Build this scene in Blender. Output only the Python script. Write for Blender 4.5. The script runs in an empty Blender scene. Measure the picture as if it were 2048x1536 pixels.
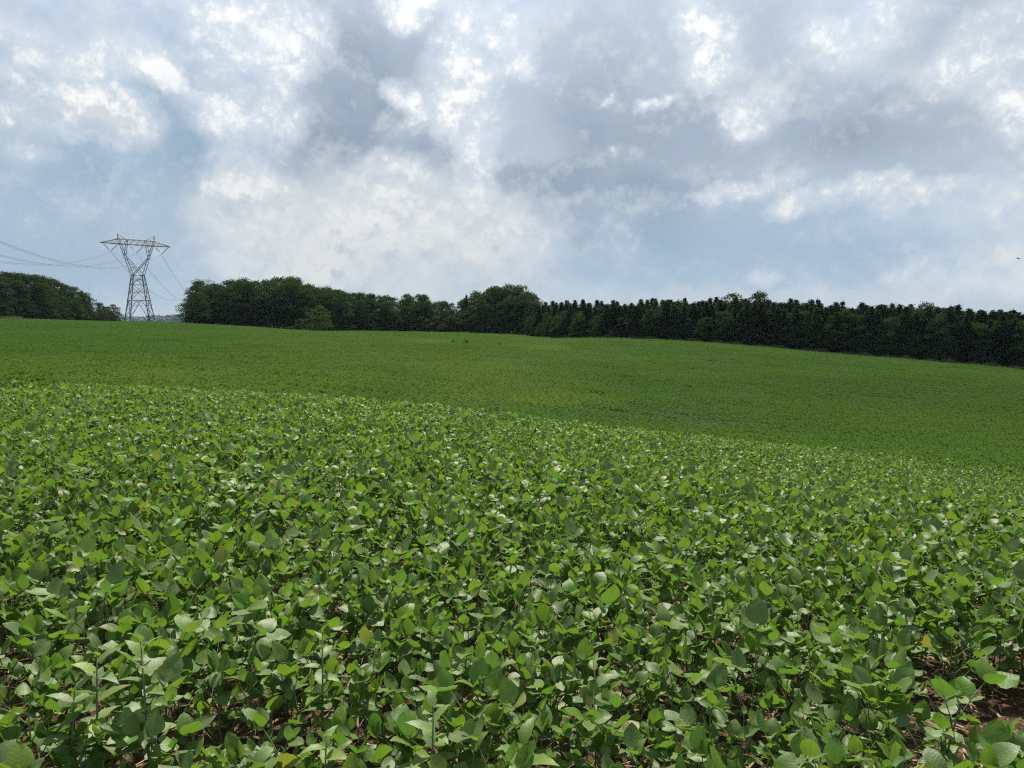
import bpy, bmesh, math, random
import numpy as np
from mathutils import Vector, Matrix, Euler

scene = bpy.context.scene
COL = scene.collection

# ------------------------------------------------------------------ camera
F_PX, CX, CY = 1420.0, 1024.0, 768.0          # focal length and centre in photo pixels (2048 wide)
HORIZON = 650.0
EYE = 1.65
PITCH = math.atan((CY - HORIZON) / F_PX)
cam_data = bpy.data.cameras.new("camera")
cam_data.sensor_width = 36.0
cam_data.lens = F_PX / 2048.0 * 36.0
cam_data.clip_start = 0.05
cam_data.clip_end = 20000.0
cam = bpy.data.objects.new("camera", cam_data)
cam.location = (0, 0, EYE)
cam.rotation_euler = (math.pi / 2 - PITCH, 0, 0)
COL.objects.link(cam)
scene.camera = cam

# ------------------------------------------------------------------ render look
scene.render.engine = 'CYCLES'
scene.view_settings.view_transform = 'Standard'
scene.view_settings.look = 'None'
scene.view_settings.gamma = 1.0
scene.view_settings.use_curve_mapping = False
scene.view_settings.exposure = 0.58
scene.cycles.use_denoising = False
scene.cycles.max_bounces = 8
scene.cycles.volume_bounces = 0
scene.cycles.transparent_max_bounces = 8
scene.cycles.use_adaptive_sampling = False
scene.cycles.filter_width = 1.2

# ------------------------------------------------------------------ sun and sky
SUN_AZ, SUN_EL = math.radians(4.0), math.radians(56.0)      # azimuth from straight ahead, clockwise
SUN_STRENGTH = 5.0
sun_data = bpy.data.lights.new("sun", 'SUN')
sun_data.energy = SUN_STRENGTH
sun_data.angle = math.radians(0.6)
sun_data.color = (1.0, 0.94, 0.82)
sun = bpy.data.objects.new("sun", sun_data)
sun_dir = Vector((math.sin(SUN_AZ) * math.cos(SUN_EL), math.cos(SUN_AZ) * math.cos(SUN_EL), math.sin(SUN_EL)))
sun.rotation_euler = (-sun_dir).to_track_quat('-Z', 'Y').to_euler()
sun.location = (0, 0, 60)
COL.objects.link(sun)

def px_dir(px, py):
    x, y = (px - CX) / F_PX, (CY - py) / F_PX
    c, s = math.cos(PITCH), math.sin(PITCH)
    return Vector((x, c + y * s, y * c - s))

SKY_STRENGTH = 0.1
world = bpy.data.worlds.new("World")
scene.world = world
world.use_nodes = True
world.cycles.sampling_method = 'MANUAL'
world.cycles.sample_map_resolution = 512
NT = world.node_tree
NT.nodes.clear()

def N(nt, typ, **kw):
    n = nt.nodes.new(typ)
    for k, v in kw.items():
        setattr(n, k, v)
    return n

def setin(nt, node, key, val):
    if val is None:
        return
    if hasattr(val, 'is_output'):
        nt.links.new(val, node.inputs[key])
    else:
        node.inputs[key].default_value = val

def M(nt, op, a, b=None, c=None, clamp=False):
    n = N(nt, 'ShaderNodeMath', operation=op, use_clamp=clamp)
    setin(nt, n, 0, a); setin(nt, n, 1, b); setin(nt, n, 2, c)
    return n.outputs[0]

def V(nt, op, a, b=None, c=None):
    n = N(nt, 'ShaderNodeVectorMath', operation=op)
    setin(nt, n, 0, a); setin(nt, n, 1, b); setin(nt, n, 2, c)
    return n

def smooth(nt, x, a, b, lo=0.0, hi=1.0):
    n = N(nt, 'ShaderNodeMapRange', interpolation_type='SMOOTHSTEP')
    setin(nt, n, 'Value', x)
    n.inputs['From Min'].default_value = a; n.inputs['From Max'].default_value = b
    n.inputs['To Min'].default_value = lo; n.inputs['To Max'].default_value = hi
    return n.outputs[0]

def noise(nt, vec, scale, detail=6.0, rough=0.55, out=0, lac=2.0, dist=0.0):
    n = N(nt, 'ShaderNodeTexNoise', noise_dimensions='3D')
    setin(nt, n, 'Vector', vec)
    n.inputs['Scale'].default_value = scale
    n.inputs['Detail'].default_value = detail
    n.inputs['Roughness'].default_value = rough
    n.inputs['Lacunarity'].default_value = lac
    n.inputs['Distortion'].default_value = dist
    return n.outputs[out]

def mixc(nt, f, a, b):
    n = N(nt, 'ShaderNodeMix', data_type='RGBA')
    setin(nt, n, 0, f); setin(nt, n, 6, a); setin(nt, n, 7, b)
    return n.outputs[2]

def rgb(*c):
    return (c[0], c[1], c[2], 1.0)

def srgb(r, g, b):
    return tuple(((v / 255.0 + 0.055) / 1.055) ** 2.4 if v > 10 else v / 255.0 / 12.92 for v in (r, g, b))

def azel(px, py):
    d = px_dir(px, py).normalized()
    return math.degrees(math.atan2(d.x, d.y)), math.degrees(math.asin(d.z))

def build_sky():
    nt = NT
    tc = N(nt, 'ShaderNodeTexCoord')
    d = V(nt, 'NORMALIZE', tc.outputs['Generated']).outputs[0]
    sep = N(nt, 'ShaderNodeSeparateXYZ'); nt.links.new(d, sep.inputs[0])
    az = M(nt, 'MULTIPLY', M(nt, 'ARCTAN2', sep.outputs[0], sep.outputs[1]), 57.29578)
    el = M(nt, 'MULTIPLY', M(nt, 'ARCSINE', sep.outputs[2]), 57.29578)
    comb = N(nt, 'ShaderNodeCombineXYZ')
    nt.links.new(az, comb.inputs[0]); nt.links.new(el, comb.inputs[1])
    p = comb.outputs[0]
    # turbulence that bends every cloud outline
    w1 = noise(nt, d, 5.0, 1.0, 0.5, out=1)
    w2 = noise(nt, d, 14.0, 4.0, 0.62, out=1)
    o1 = V(nt, 'MULTIPLY_ADD', w1, (6, 5, 0), (-3.0, -2.5, 0)).outputs[0]
    o2 = V(nt, 'MULTIPLY_ADD', w2, (4.4, 4.4, 0), (-2.2, -2.2, 0)).outputs[0]
    ps = V(nt, 'ADD', p, o2).outputs[0]
    pw = V(nt, 'ADD', ps, o1).outputs[0]

    def blobs(vec, items, base):
        acc = base
        for (px, py, rx, ry, w) in items:
            a, e = azel(px, py)
            k = 57.29578 / F_PX
            ix, iy = 1.0 / (rx * k), 1.0 / (ry * k)
            v = V(nt, 'MULTIPLY_ADD', vec, (ix, iy, 0), (-a * ix, -e * iy, 0)).outputs[0]
            g = N(nt, 'ShaderNodeTexGradient', gradient_type='SPHERICAL')
            nt.links.new(v, g.inputs[0])
            acc = M(nt, 'MULTIPLY_ADD', g.outputs['Fac'], w, acc)
        return acc

    n_big = noise(nt, d, 4.2, 2.0, 0.55)
    n_med = noise(nt, d, 8.5, 7.0, 0.62)
    n_fine = noise(nt, d, 32.0, 6.0, 0.64)
    # the picture's own cloud banks (x, y, radii, weight as directions in the sky)
    thick = blobs(ps, [
        (730, 190, 250, 260, 1.5), (770, 345, 330, 90, 1.3),
        (1200, 250, 320, 300, 1.2), (1120, 415, 280, 100, 1.1),
        (1700, 265, 430, 160, 1.15), (1540, 70, 150, 190, 0.7), (1960, 20, 190, 90, 0.8),
        (180, 350, 480, 250, 0.9), (400, 260, 110, 260, 0.7), (330, 140, 90, 90, 0.3),
        (1330, 490, 420, 150, 0.75), (1750, 510, 420, 110, 0.6), (60, 560, 420, 120, 0.5),
    ], -0.12)
    aw = M(nt, 'ABSOLUTE', az)
    front = M(nt, 'MULTIPLY', smooth(nt, aw, 62, 44), smooth(nt, el, 44, 30))
    off = M(nt, 'SUBTRACT', 1.0, front)
    thick_v = M(nt, 'ADD', thick, M(nt, 'MULTIPLY_ADD', n_med, 0.9, -0.45))
    thick_v = M(nt, 'MULTIPLY_ADD', off, smooth(nt, n_big, 0.36, 0.62, 0.0, 0.9), thick_v)
    bright = blobs(pw, [
        (205, 242, 90, 55, 1.6), (130, 195, 90, 80, 0.6), (290, 112, 60, 55, 1.4), (318, 142, 45, 28, 0.9), (200, 55, 60, 110, 0.9), (60, 85, 130, 45, 0.6), (20, 235, 70, 90, 0.55),
        (425, 65, 85, 80, 0.85), (505, 40, 90, 70, 0.8), (570, 75, 70, 120, 0.95), (400, 195, 80, 75, 1.0), (460, 245, 90, 70, 0.9), (560, 240, 80, 75, 1.15), (530, 150, 80, 70, 0.7),
        (485, 345, 90, 60, 0.45), (800, 32, 70, 62, 1.3), (845, 10, 70, 40, 1.0),
        (885, 175, 60, 90, 0.95), (945, 60, 75, 80, 1.05), (930, 180, 60, 70, 1.05), (955, 330, 65, 110, 1.1), (905, 255, 55, 90, 0.7), (828, 216, 36, 36, 1.2), (1032, 65, 55, 110, 0.8), (1015, 150, 50, 60, 0.5),
        (1405, 45, 50, 100, 1.1), (1445, 95, 65, 80, 1.0), (1395, 158, 55, 48, 1.0), (1505, 205, 80, 62, 1.0), (1610, 95, 90, 75, 0.8), (1690, 135, 120, 75, 0.8), (1750, 35, 80, 60, 0.7),
        (1985, 110, 110, 110, 0.95), (2012, 232, 70, 55, 1.1), (1890, 130, 80, 90, 0.5),
        (1490, 358, 150, 28, 1.0), (1570, 405, 55, 40, 1.0), (1710, 398, 140, 40, 1.0), (1840, 378, 120, 26, 0.75),
        (1985, 420, 150, 120, 0.75), (2015, 535, 80, 56, 0.8), (1890, 556, 60, 36, 0.7), (1800, 532, 60, 28, 0.6),
        (690, 455, 420, 140, 1.0), (1050, 450, 120, 90, 0.8), (570, 525, 120, 50, 0.8), (470, 400, 110, 110, 0.4),
        (980, 520, 80, 40, 0.7), (1313, 208, 40, 20, 1.3), (1520, 545, 60, 30, 0.7),
    ], 0.06)
    billow = M(nt, 'ABSOLUTE', M(nt, 'SUBTRACT', n_fine, 0.5))
    det = M(nt, 'MULTIPLY_ADD', n_med, 2.6, M(nt, 'MULTIPLY_ADD', billow, 3.9, -2.0))
    bright_v = M(nt, 'ADD', bright, det)
    bright_v = M(nt, 'MULTIPLY_ADD', off, smooth(nt, n_big, 0.6, 0.4, 0.0, 0.5), bright_v)

    # relief: compare the turbulence with its value a little nearer the sun
    dsun = V(nt, 'ADD', d, (0.0, -0.004, 0.014)).outputs[0]
    n_up = noise(nt, dsun, 8.5, 7.0, 0.62)
    relief = M(nt, 'SUBTRACT', n_med, n_up)

    elc = smooth(nt, el, 0.0, 24.0)
    haze = mixc(nt, elc, rgb(0.50, 0.62, 0.74), rgb(0.58, 0.69, 0.81))
    ny = N(nt, 'ShaderNodeTexSky', sky_type='NISHITA')
    ny.sun_disc = False
    ny.sun_elevation = SUN_EL
    ny.sun_rotation = SUN_AZ
    ny.altitude = 200.0
    ny.dust_density = 2.0
    nsc = V(nt, 'SCALE', ny.outputs[0]); nsc.inputs['Scale'].default_value = SKY_STRENGTH
    base = mixc(nt, 0.85, nsc.outputs[0], haze)
    tg = smooth(nt, thick_v, -0.05, 0.45)
    deep = smooth(nt, thick_v, 0.35, 1.15)
    cool = M(nt, 'MAXIMUM', smooth(nt, el, 13.0, 6.0), smooth(nt, az, -14.0, -20.0))
    g_lit = mixc(nt, cool, rgb(0.47, 0.55, 0.645), rgb(0.40, 0.53, 0.67))
    g_deep = mixc(nt, cool, rgb(0.30, 0.38, 0.475), rgb(0.305, 0.43, 0.57))
    grey = mixc(nt, deep, g_lit, g_deep)
    c = mixc(nt, tg, base, grey)
    # pale strip of far cloud low over the horizon to the right
    low = M(nt, 'MULTIPLY', smooth(nt, ps_el(nt, ps), 3.0, 2.2), smooth(nt, az, 0.0, 4.0))
    c = mixc(nt, M(nt, 'MULTIPLY', low, 0.6), c, rgb(0.55, 0.62, 0.70))
    milk = M(nt, 'MULTIPLY_ADD', n_med, 1.5, M(nt, 'SUBTRACT', bright, 0.75))
    c = mixc(nt, smooth(nt, milk, -0.05, 0.8, 0.0, 0.7), c, rgb(0.69, 0.76, 0.835))
    cream = blobs(ps, [(760, 470, 520, 170, 1.3)], 0.0)
    c = mixc(nt, smooth(nt, M(nt, 'MULTIPLY_ADD', n_med, 0.8, M(nt, 'SUBTRACT', cream, 0.4)), 0.0, 0.9, 0.0, 0.75), c, rgb(0.69, 0.735, 0.76))
    wf = smooth(nt, bright_v, 0.05, 1.05)
    wf = M(nt, 'MULTIPLY', wf, M(nt, 'MULTIPLY_ADD', deep, -0.35, 1.0))
    lowf = smooth(nt, el, 4.0, 14.0)
    white = mixc(nt, lowf, rgb(0.74, 0.765, 0.77), rgb(0.98, 0.99, 0.98))
    c = mixc(nt, wf, c, white)
    # sunward flanks brighten, far flanks fall into blue-grey shade
    amp = M(nt, 'MULTIPLY_ADD', wf, 6.5, 2.8)
    rl = M(nt, 'MULTIPLY', relief, amp)
    c = mixc(nt, M(nt, 'MINIMUM', M(nt, 'MAXIMUM', M(nt, 'MULTIPLY', rl, -1.0), 0.0), 0.55), c, rgb(0.42, 0.50, 0.60))
    c = mixc(nt, M(nt, 'MINIMUM', M(nt, 'MAXIMUM', M(nt, 'MULTIPLY', rl, 0.7), 0.0), 0.5), c, white)
    # light of the veiled sun spreads through the cloud around it
    sd = V(nt, 'DOT_PRODUCT', d, tuple(sun_dir)).outputs['Value']
    glow = smooth(nt, sd, math.cos(math.radians(52)), math.cos(math.radians(26)), 0.97, 1.12)
    shc = V(nt, 'SCALE', c); nt.links.new(glow, shc.inputs['Scale'])
    out = V(nt, 'SCALE', shc.outputs[0]); out.inputs['Scale'].default_value = 0.672 / SKY_STRENGTH      # cloud light in the exposure's own units
    bg = N(nt, 'ShaderNodeBackground')
    nt.links.new(out.outputs[0], bg.inputs['Color'])
    bg.inputs['Strength'].default_value = SKY_STRENGTH
    wo = N(nt, 'ShaderNodeOutputWorld')
    nt.links.new(bg.outputs[0], wo.inputs['Surface'])

def ps_el(nt, ps):
    s = N(nt, 'ShaderNodeSeparateXYZ'); nt.links.new(ps, s.inputs[0])
    return s.outputs[1]

build_sky()

# ================================================================== helpers
RNG = np.random.default_rng(11)
random.seed(5)

def new_mesh(name, verts, faces, mat=None, uvs=None, smooth_shade=False):
    me = bpy.data.meshes.new(name)
    me.from_pydata([tuple(v) for v in verts], [], faces)
    if mat is not None:
        me.materials.append(mat)
    if uvs is not None:
        lay = me.uv_layers.new(name="UVMap")
        idx = np.empty(len(me.loops), dtype=np.int32)
        me.loops.foreach_get("vertex_index", idx)
        lay.data.foreach_set("uv", np.asarray(uvs, dtype=np.float32)[idx].ravel())
    if smooth_shade:
        me.polygons.foreach_set("use_smooth", [True] * len(me.polygons))
    me.update()
    return me

def fast_mesh(name, verts, quads, mat=None, attrs=None, smooth_shade=False):
    """numpy arrays of vertices (n,3) and quads (m,4); attrs: name -> per-vertex floats."""
    me = bpy.data.meshes.new(name)
    v = np.ascontiguousarray(verts, dtype=np.float32); q = np.ascontiguousarray(quads, dtype=np.int32)
    k = q.shape[1]
    me.vertices.add(len(v)); me.vertices.foreach_set("co", v.ravel())
    me.loops.add(q.size); me.loops.foreach_set("vertex_index", q.ravel())
    me.polygons.add(len(q))
    me.polygons.foreach_set("loop_start", np.arange(0, q.size, k, dtype=np.int32))
    me.polygons.foreach_set("loop_total", np.full(len(q), k, dtype=np.int32))
    if smooth_shade:
        me.polygons.foreach_set("use_smooth", np.ones(len(q), dtype=bool))
    if mat is not None:
        me.materials.append(mat)
    if attrs:
        for n, (typ, data) in attrs.items():
            a = me.attributes.new(n, typ, 'POINT')
            key = 'vector' if typ in ('FLOAT_VECTOR', 'FLOAT2') else 'value'
            a.data.foreach_set(key, np.ascontiguousarray(data).ravel())
    me.update(calc_edges=True)
    return me

def obj(name, me, parent=None, loc=None, rot=None, scl=None):
    o = bpy.data.objects.new(name, me)
    COL.objects.link(o)
    if parent is not None:
        o.parent = parent
    if loc is not None: o.location = loc
    if rot is not None: o.rotation_euler = rot
    if scl is not None: o.scale = scl
    return o

def tag(o, label, cat, group=None):
    o["label"] = label; o["category"] = cat
    if group: o["group"] = group
    return o

def kind(o, k, label=None, cat=None):
    o["kind"] = k
    if label: o["label"] = label
    if cat: o["category"] = cat
    return o

class MB:
    """collects bars, tubes and faces into one mesh"""
    def __init__(self): self.v, self.f = [], []
    def add(self, vs, fs):
        b = len(self.v)
        self.v += [tuple(p) for p in vs]
        self.f += [tuple(i + b for i in q) for q in fs]
    def tube(self, pts, radii, n=6, cap=True):
        pts = [Vector(p) for p in pts]
        rings = []
        up = Vector((0.13, 0.27, 0.95))
        for i, p in enumerate(pts):
            t = (pts[min(i + 1, len(pts) - 1)] - pts[max(i - 1, 0)]).normalized()
            a = t.cross(up)
            if a.length < 0.05: a = t.cross(Vector((1, 0, 0)))
            a.normalize(); b = t.cross(a)
            r = radii[i] if hasattr(radii, '__len__') else radii
            rings.append([p + (a * math.cos(2 * math.pi * k / n) + b * math.sin(2 * math.pi * k / n)) * r for k in range(n)])
        vs = [q for r in rings for q in r]; fs = []
        for i in range(len(pts) - 1):
            for k in range(n):
                fs.append((i * n + k, i * n + (k + 1) % n, (i + 1) * n + (k + 1) % n, (i + 1) * n + k))
        if cap:
            fs.append(tuple(range(n - 1, -1, -1)))
            fs.append(tuple(range((len(pts) - 1) * n, len(pts) * n)))
        self.add(vs, fs)
    def bar(self, a, b, w):
        self.tube([a, b], w * 0.7, n=4)
    def mesh(self, name, mat, smooth_shade=False):
        return new_mesh(name, self.v, self.f, mat, smooth_shade=smooth_shade)

# ================================================================== materials
def new_mat(name):
    m = bpy.data.materials.new(name)
    m.use_nodes = True
    m.node_tree.nodes.clear()
    return m, m.node_tree

def finish(nt, shader):
    o = N(nt, 'ShaderNodeOutputMaterial')
    nt.links.new(shader, o.inputs['Surface'])

def principled(nt, color, rough=0.6, spec=0.5, metal=0.0, bump=None):
    p = N(nt, 'ShaderNodeBsdfPrincipled')
    setin(nt, p, 'Base Color', color)
    setin(nt, p, 'Roughness', rough)
    setin(nt, p, 'Specular IOR Level', spec)
    setin(nt, p, 'Metallic', metal)
    if bump is not None: nt.links.new(bump, p.inputs['Normal'])
    return p

def scale_col(nt, c, f):
    n = V(nt, 'SCALE', c); setin(nt, n, 'Scale', f)
    return n.outputs[0]

def leaf_material(name, near=True, upper=(0.094, 0.156, 0.027), under=(0.135, 0.195, 0.055),
                  glow=(0.20, 0.345, 0.024), trans=0.36, rough=0.5, spec=0.42, fieldvar=True, kindvar=False):
    m, nt = new_mat(name)
    geo = N(nt, 'ShaderNodeNewGeometry')
    info = N(nt, 'ShaderNodeObjectInfo')
    tint = N(nt, 'ShaderNodeAttribute', attribute_name="tint")
    rnd = M(nt, 'FRACT', M(nt, 'ADD', info.outputs['Random'], tint.outputs['Fac']))
    if kindvar:      # whole trees differ more than the leaves of one tree
        rnd = M(nt, 'MULTIPLY_ADD', info.outputs['Random'], 0.8, M(nt, 'MULTIPLY', tint.outputs['Fac'], 0.2))
    col = mixc(nt, geo.outputs['Backfacing'], rgb(*upper), rgb(*under))
    # leaf to leaf: some yellower, some bluer green
    hs = N(nt, 'ShaderNodeHueSaturation')
    setin(nt, hs, 'Hue', M(nt, 'MULTIPLY_ADD', rnd, 0.035, 0.483))
    setin(nt, hs, 'Saturation', M(nt, 'MULTIPLY_ADD', M(nt, 'FRACT', M(nt, 'MULTIPLY', rnd, 7.3)), 0.35, 0.8))
    setin(nt, hs, 'Value', M(nt, 'MULTIPLY_ADD', M(nt, 'FRACT', M(nt, 'MULTIPLY', rnd, 13.7)), 0.5, 0.75))
    nt.links.new(col, hs.inputs['Color'])
    col = hs.outputs[0]
    gl = mixc(nt, rnd, rgb(*glow), rgb(glow[0] * 0.6, glow[1] * 0.75, glow[2]))
    bump = None
    if kindvar:
        hs.inputs['Value'].default_value = 1.0
        nt.links.new(M(nt, 'MULTIPLY_ADD', M(nt, 'FRACT', M(nt, 'MULTIPLY', info.outputs['Random'], 5.3)), 0.9, 0.62), hs.inputs['Value'])
        nt.links.new(M(nt, 'MULTIPLY_ADD', M(nt, 'FRACT', M(nt, 'MULTIPLY', info.outputs['Random'], 9.1)), 0.05, 0.47), hs.inputs['Hue'])
    if near:
        uv = N(nt, 'ShaderNodeUVMap')
        sp = N(nt, 'ShaderNodeSeparateXYZ'); nt.links.new(uv.outputs[0], sp.inputs[0])
        au = M(nt, 'ABSOLUTE', M(nt, 'SUBTRACT', sp.outputs[0], 0.5))
        # side veins run forward and outward from the midrib
        wv = noise(nt, geo.outputs['Position'], 22.0, 2.0, 0.5)
        ph = M(nt, 'MULTIPLY_ADD', M(nt, 'SUBTRACT', sp.outputs[1], M(nt, 'MULTIPLY', au, 0.75)), 6.5, M(nt, 'MULTIPLY', wv, 1.6))
        fr = M(nt, 'ABSOLUTE', M(nt, 'SUBTRACT', M(nt, 'FRACT', ph), 0.5))
        vein = smooth(nt, fr, 0.10, 0.02)
        mid = smooth(nt, au, 0.035, 0.012)
        vv = M(nt, 'MAXIMUM', M(nt, 'MULTIPLY', vein, 0.55), mid)
        col = mixc(nt, M(nt, 'MULTIPLY', vv, 0.32), col, rgb(0.14, 0.21, 0.08))
        gl = mixc(nt, M(nt, 'MULTIPLY', vv, 0.4), gl, rgb(0.05, 0.12, 0.01))
        nz = noise(nt, geo.outputs['Position'], 90.0, 3.0, 0.6)
        hgt = M(nt, 'MULTIPLY_ADD', fr, 0.8, M(nt, 'MULTIPLY', nz, 1.6))
        bn = N(nt, 'ShaderNodeBump'); bn.inputs['Strength'].default_value = 0.22; bn.inputs['Distance'].default_value = 0.003
        nt.links.new(hgt, bn.inputs['Height'])
        bump = bn.outputs[0]
        # a few ailing leaves, and small yellowed specks
        sick = M(nt, 'MAXIMUM', smooth(nt, rnd, 0.984, 0.992, 0.0, 0.7), smooth(nt, noise(nt, geo.outputs['Position'], 60.0, 2.0, 0.5), 0.70, 0.76, 0.0, 0.5))
        col = mixc(nt, sick, col, rgb(0.26, 0.25, 0.05))
        gl = mixc(nt, sick, gl, rgb(0.36, 0.36, 0.04))
        blot = smooth(nt, noise(nt, geo.outputs['Position'], 28.0, 4.0, 0.6), 0.35, 0.7)
        col = mixc(nt, M(nt, 'MULTIPLY', blot, 0.35), col, scale_col(nt, col, 1.5))
    if fieldvar:
        ft = N(nt, 'ShaderNodeAttribute', attribute_name="ftint", attribute_type='INSTANCER')
        col = mixc(nt, ft.outputs['Fac'], col, rgb(0.105, 0.16, 0.022))
        gl = mixc(nt, ft.outputs['Fac'], gl, rgb(0.24, 0.33, 0.02))
    p = principled(nt, col, rough, spec, bump=bump)
    t = N(nt, 'ShaderNodeBsdfTranslucent'); nt.links.new(gl, t.inputs['Color'])
    if bump is not None: nt.links.new(bump, t.inputs['Normal'])
    mx = N(nt, 'ShaderNodeMixShader'); mx.inputs[0].default_value = trans
    nt.links.new(p.outputs[0], mx.inputs[1]); nt.links.new(t.outputs[0], mx.inputs[2])
    finish(nt, mx.outputs[0])
    return m

MAT = {}
MAT['leaf'] = leaf_material('soybean_leaf')
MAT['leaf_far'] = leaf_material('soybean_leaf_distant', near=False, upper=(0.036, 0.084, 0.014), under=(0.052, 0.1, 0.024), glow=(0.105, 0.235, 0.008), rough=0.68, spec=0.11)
MAT['weed_leaf'] = leaf_material('weed_leaf', upper=(0.15, 0.215, 0.05), under=(0.15, 0.21, 0.07), glow=(0.26, 0.40, 0.03), fieldvar=False, rough=0.5)
MAT['tree_leaf'] = leaf_material('tree_leaf', near=False, upper=(0.03, 0.05, 0.021), under=(0.037, 0.056, 0.03),
                                 glow=(0.06, 0.11, 0.012), trans=0.28, rough=0.8, spec=0.04, fieldvar=False, kindvar=True)
MAT['pine_leaf'] = leaf_material('pine_needles', near=False, upper=(0.026, 0.044, 0.02), under=(0.029, 0.045, 0.025),
                                 glow=(0.04, 0.075, 0.01), trans=0.22, rough=0.8, spec=0.04, fieldvar=False, kindvar=True)
MAT['bush_leaf'] = leaf_material('pale_bush_leaf', near=False, upper=(0.034, 0.07, 0.014), under=(0.042, 0.076, 0.02),
                                 glow=(0.08, 0.16, 0.015), trans=0.28, rough=0.8, spec=0.06, fieldvar=False)

def simple_mat(name, c0, c1, scale, rough=0.8, spec=0.3, metal=0.0, bumpd=0.0, detail=6.0):
    m, nt = new_mat(name)
    geo = N(nt, 'ShaderNodeNewGeometry')
    nz = noise(nt, geo.outputs['Position'], scale, detail, 0.65)
    col = mixc(nt, smooth(nt, nz, 0.3, 0.7), rgb(*c0), rgb(*c1))
    b = None
    if bumpd:
        bn = N(nt, 'ShaderNodeBump'); bn.inputs['Distance'].default_value = bumpd
        nt.links.new(nz, bn.inputs['Height']); b = bn.outputs[0]
    finish(nt, principled(nt, col, rough, spec, metal, b).outputs[0])
    return m

MAT['stem'] = simple_mat('soybean_stem', (0.09, 0.14, 0.05), (0.17, 0.21, 0.10), 30, 0.7)
MAT['bark'] = simple_mat('bark', (0.05, 0.04, 0.03), (0.13, 0.11, 0.09), 3.0, 0.9, bumpd=0.03)
MAT['steel'] = simple_mat('galvanised_steel', (0.14, 0.155, 0.17), (0.21, 0.225, 0.24), 0.7, 0.6, 0.4, 0.4)
MAT['cable'] = simple_mat('aluminium_cable', (0.16, 0.17, 0.185), (0.2, 0.21, 0.22), 0.2, 0.6, 0.4, 0.3)
MAT['insulator'] = simple_mat('grey_insulator', (0.1, 0.11, 0.12), (0.16, 0.17, 0.18), 2.0, 0.4, 0.5)
MAT['straw'] = simple_mat('dry_straw', (0.20, 0.13, 0.07), (0.42, 0.30, 0.17), 14, 0.85)
MAT['verge'] = simple_mat('rank_grass', (0.05, 0.075, 0.025), (0.12, 0.12, 0.05), 0.35, 0.85)
MAT['dry_grass'] = simple_mat('dry_grass', (0.16, 0.15, 0.07), (0.28, 0.25, 0.13), 0.4, 0.9)
MAT['post'] = simple_mat('weathered_post', (0.03, 0.027, 0.025), (0.06, 0.05, 0.045), 8, 0.9)
MAT['bird'] = simple_mat('bird_feather', (0.02, 0.018, 0.016), (0.05, 0.045, 0.04), 6, 0.8)

def soil_material():
    m, nt = new_mat('brown_soil')
    geo = N(nt, 'ShaderNodeNewGeometry')
    P = geo.outputs['Position']
    n1 = noise(nt, P, 2.2, 8.0, 0.65); n2 = noise(nt, P, 26.0, 8.0, 0.7); n3 = noise(nt, P, 0.02, 4.0, 0.5)
    col = mixc(nt, smooth(nt, n1, 0.3, 0.7), rgb(0.05, 0.027, 0.018), rgb(0.095, 0.055, 0.034))
    col = mixc(nt, smooth(nt, n2, 0.45, 0.68), col, rgb(0.2, 0.135, 0.085))
    col = mixc(nt, smooth(nt, n2, 0.42, 0.3), col, rgb(0.04, 0.024, 0.018))
    # beyond the crop the land is under grass
    ln = V(nt, 'LENGTH', P).outputs['Value']
    grass = mixc(nt, smooth(nt, n3, 0.35, 0.65), rgb(0.055, 0.085, 0.025), rgb(0.09, 0.10, 0.04))
    col = mixc(nt, smooth(nt, ln, 380.0, 460.0), col, grass)
    bn = N(nt, 'ShaderNodeBump'); bn.inputs['Distance'].default_value = 0.03
    nt.links.new(n2, bn.inputs['Height'])
    finish(nt, principled(nt, col, 0.95, 0.15, bump=bn.outputs[0]).outputs[0])
    return m
MAT['soil'] = soil_material()
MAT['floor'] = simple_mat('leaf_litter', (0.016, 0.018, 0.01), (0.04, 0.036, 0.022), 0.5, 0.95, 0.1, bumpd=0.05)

# ================================================================== terrain
CANOPY = 0.55
def slope_at(py):
    d = px_dir(1024, py)
    return d.z / d.y

S_COLS = np.array([-500, 0, 400, 620, 800, 930, 1024, 1120, 1200, 1400, 1700, 2048, 2600], float)
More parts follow.
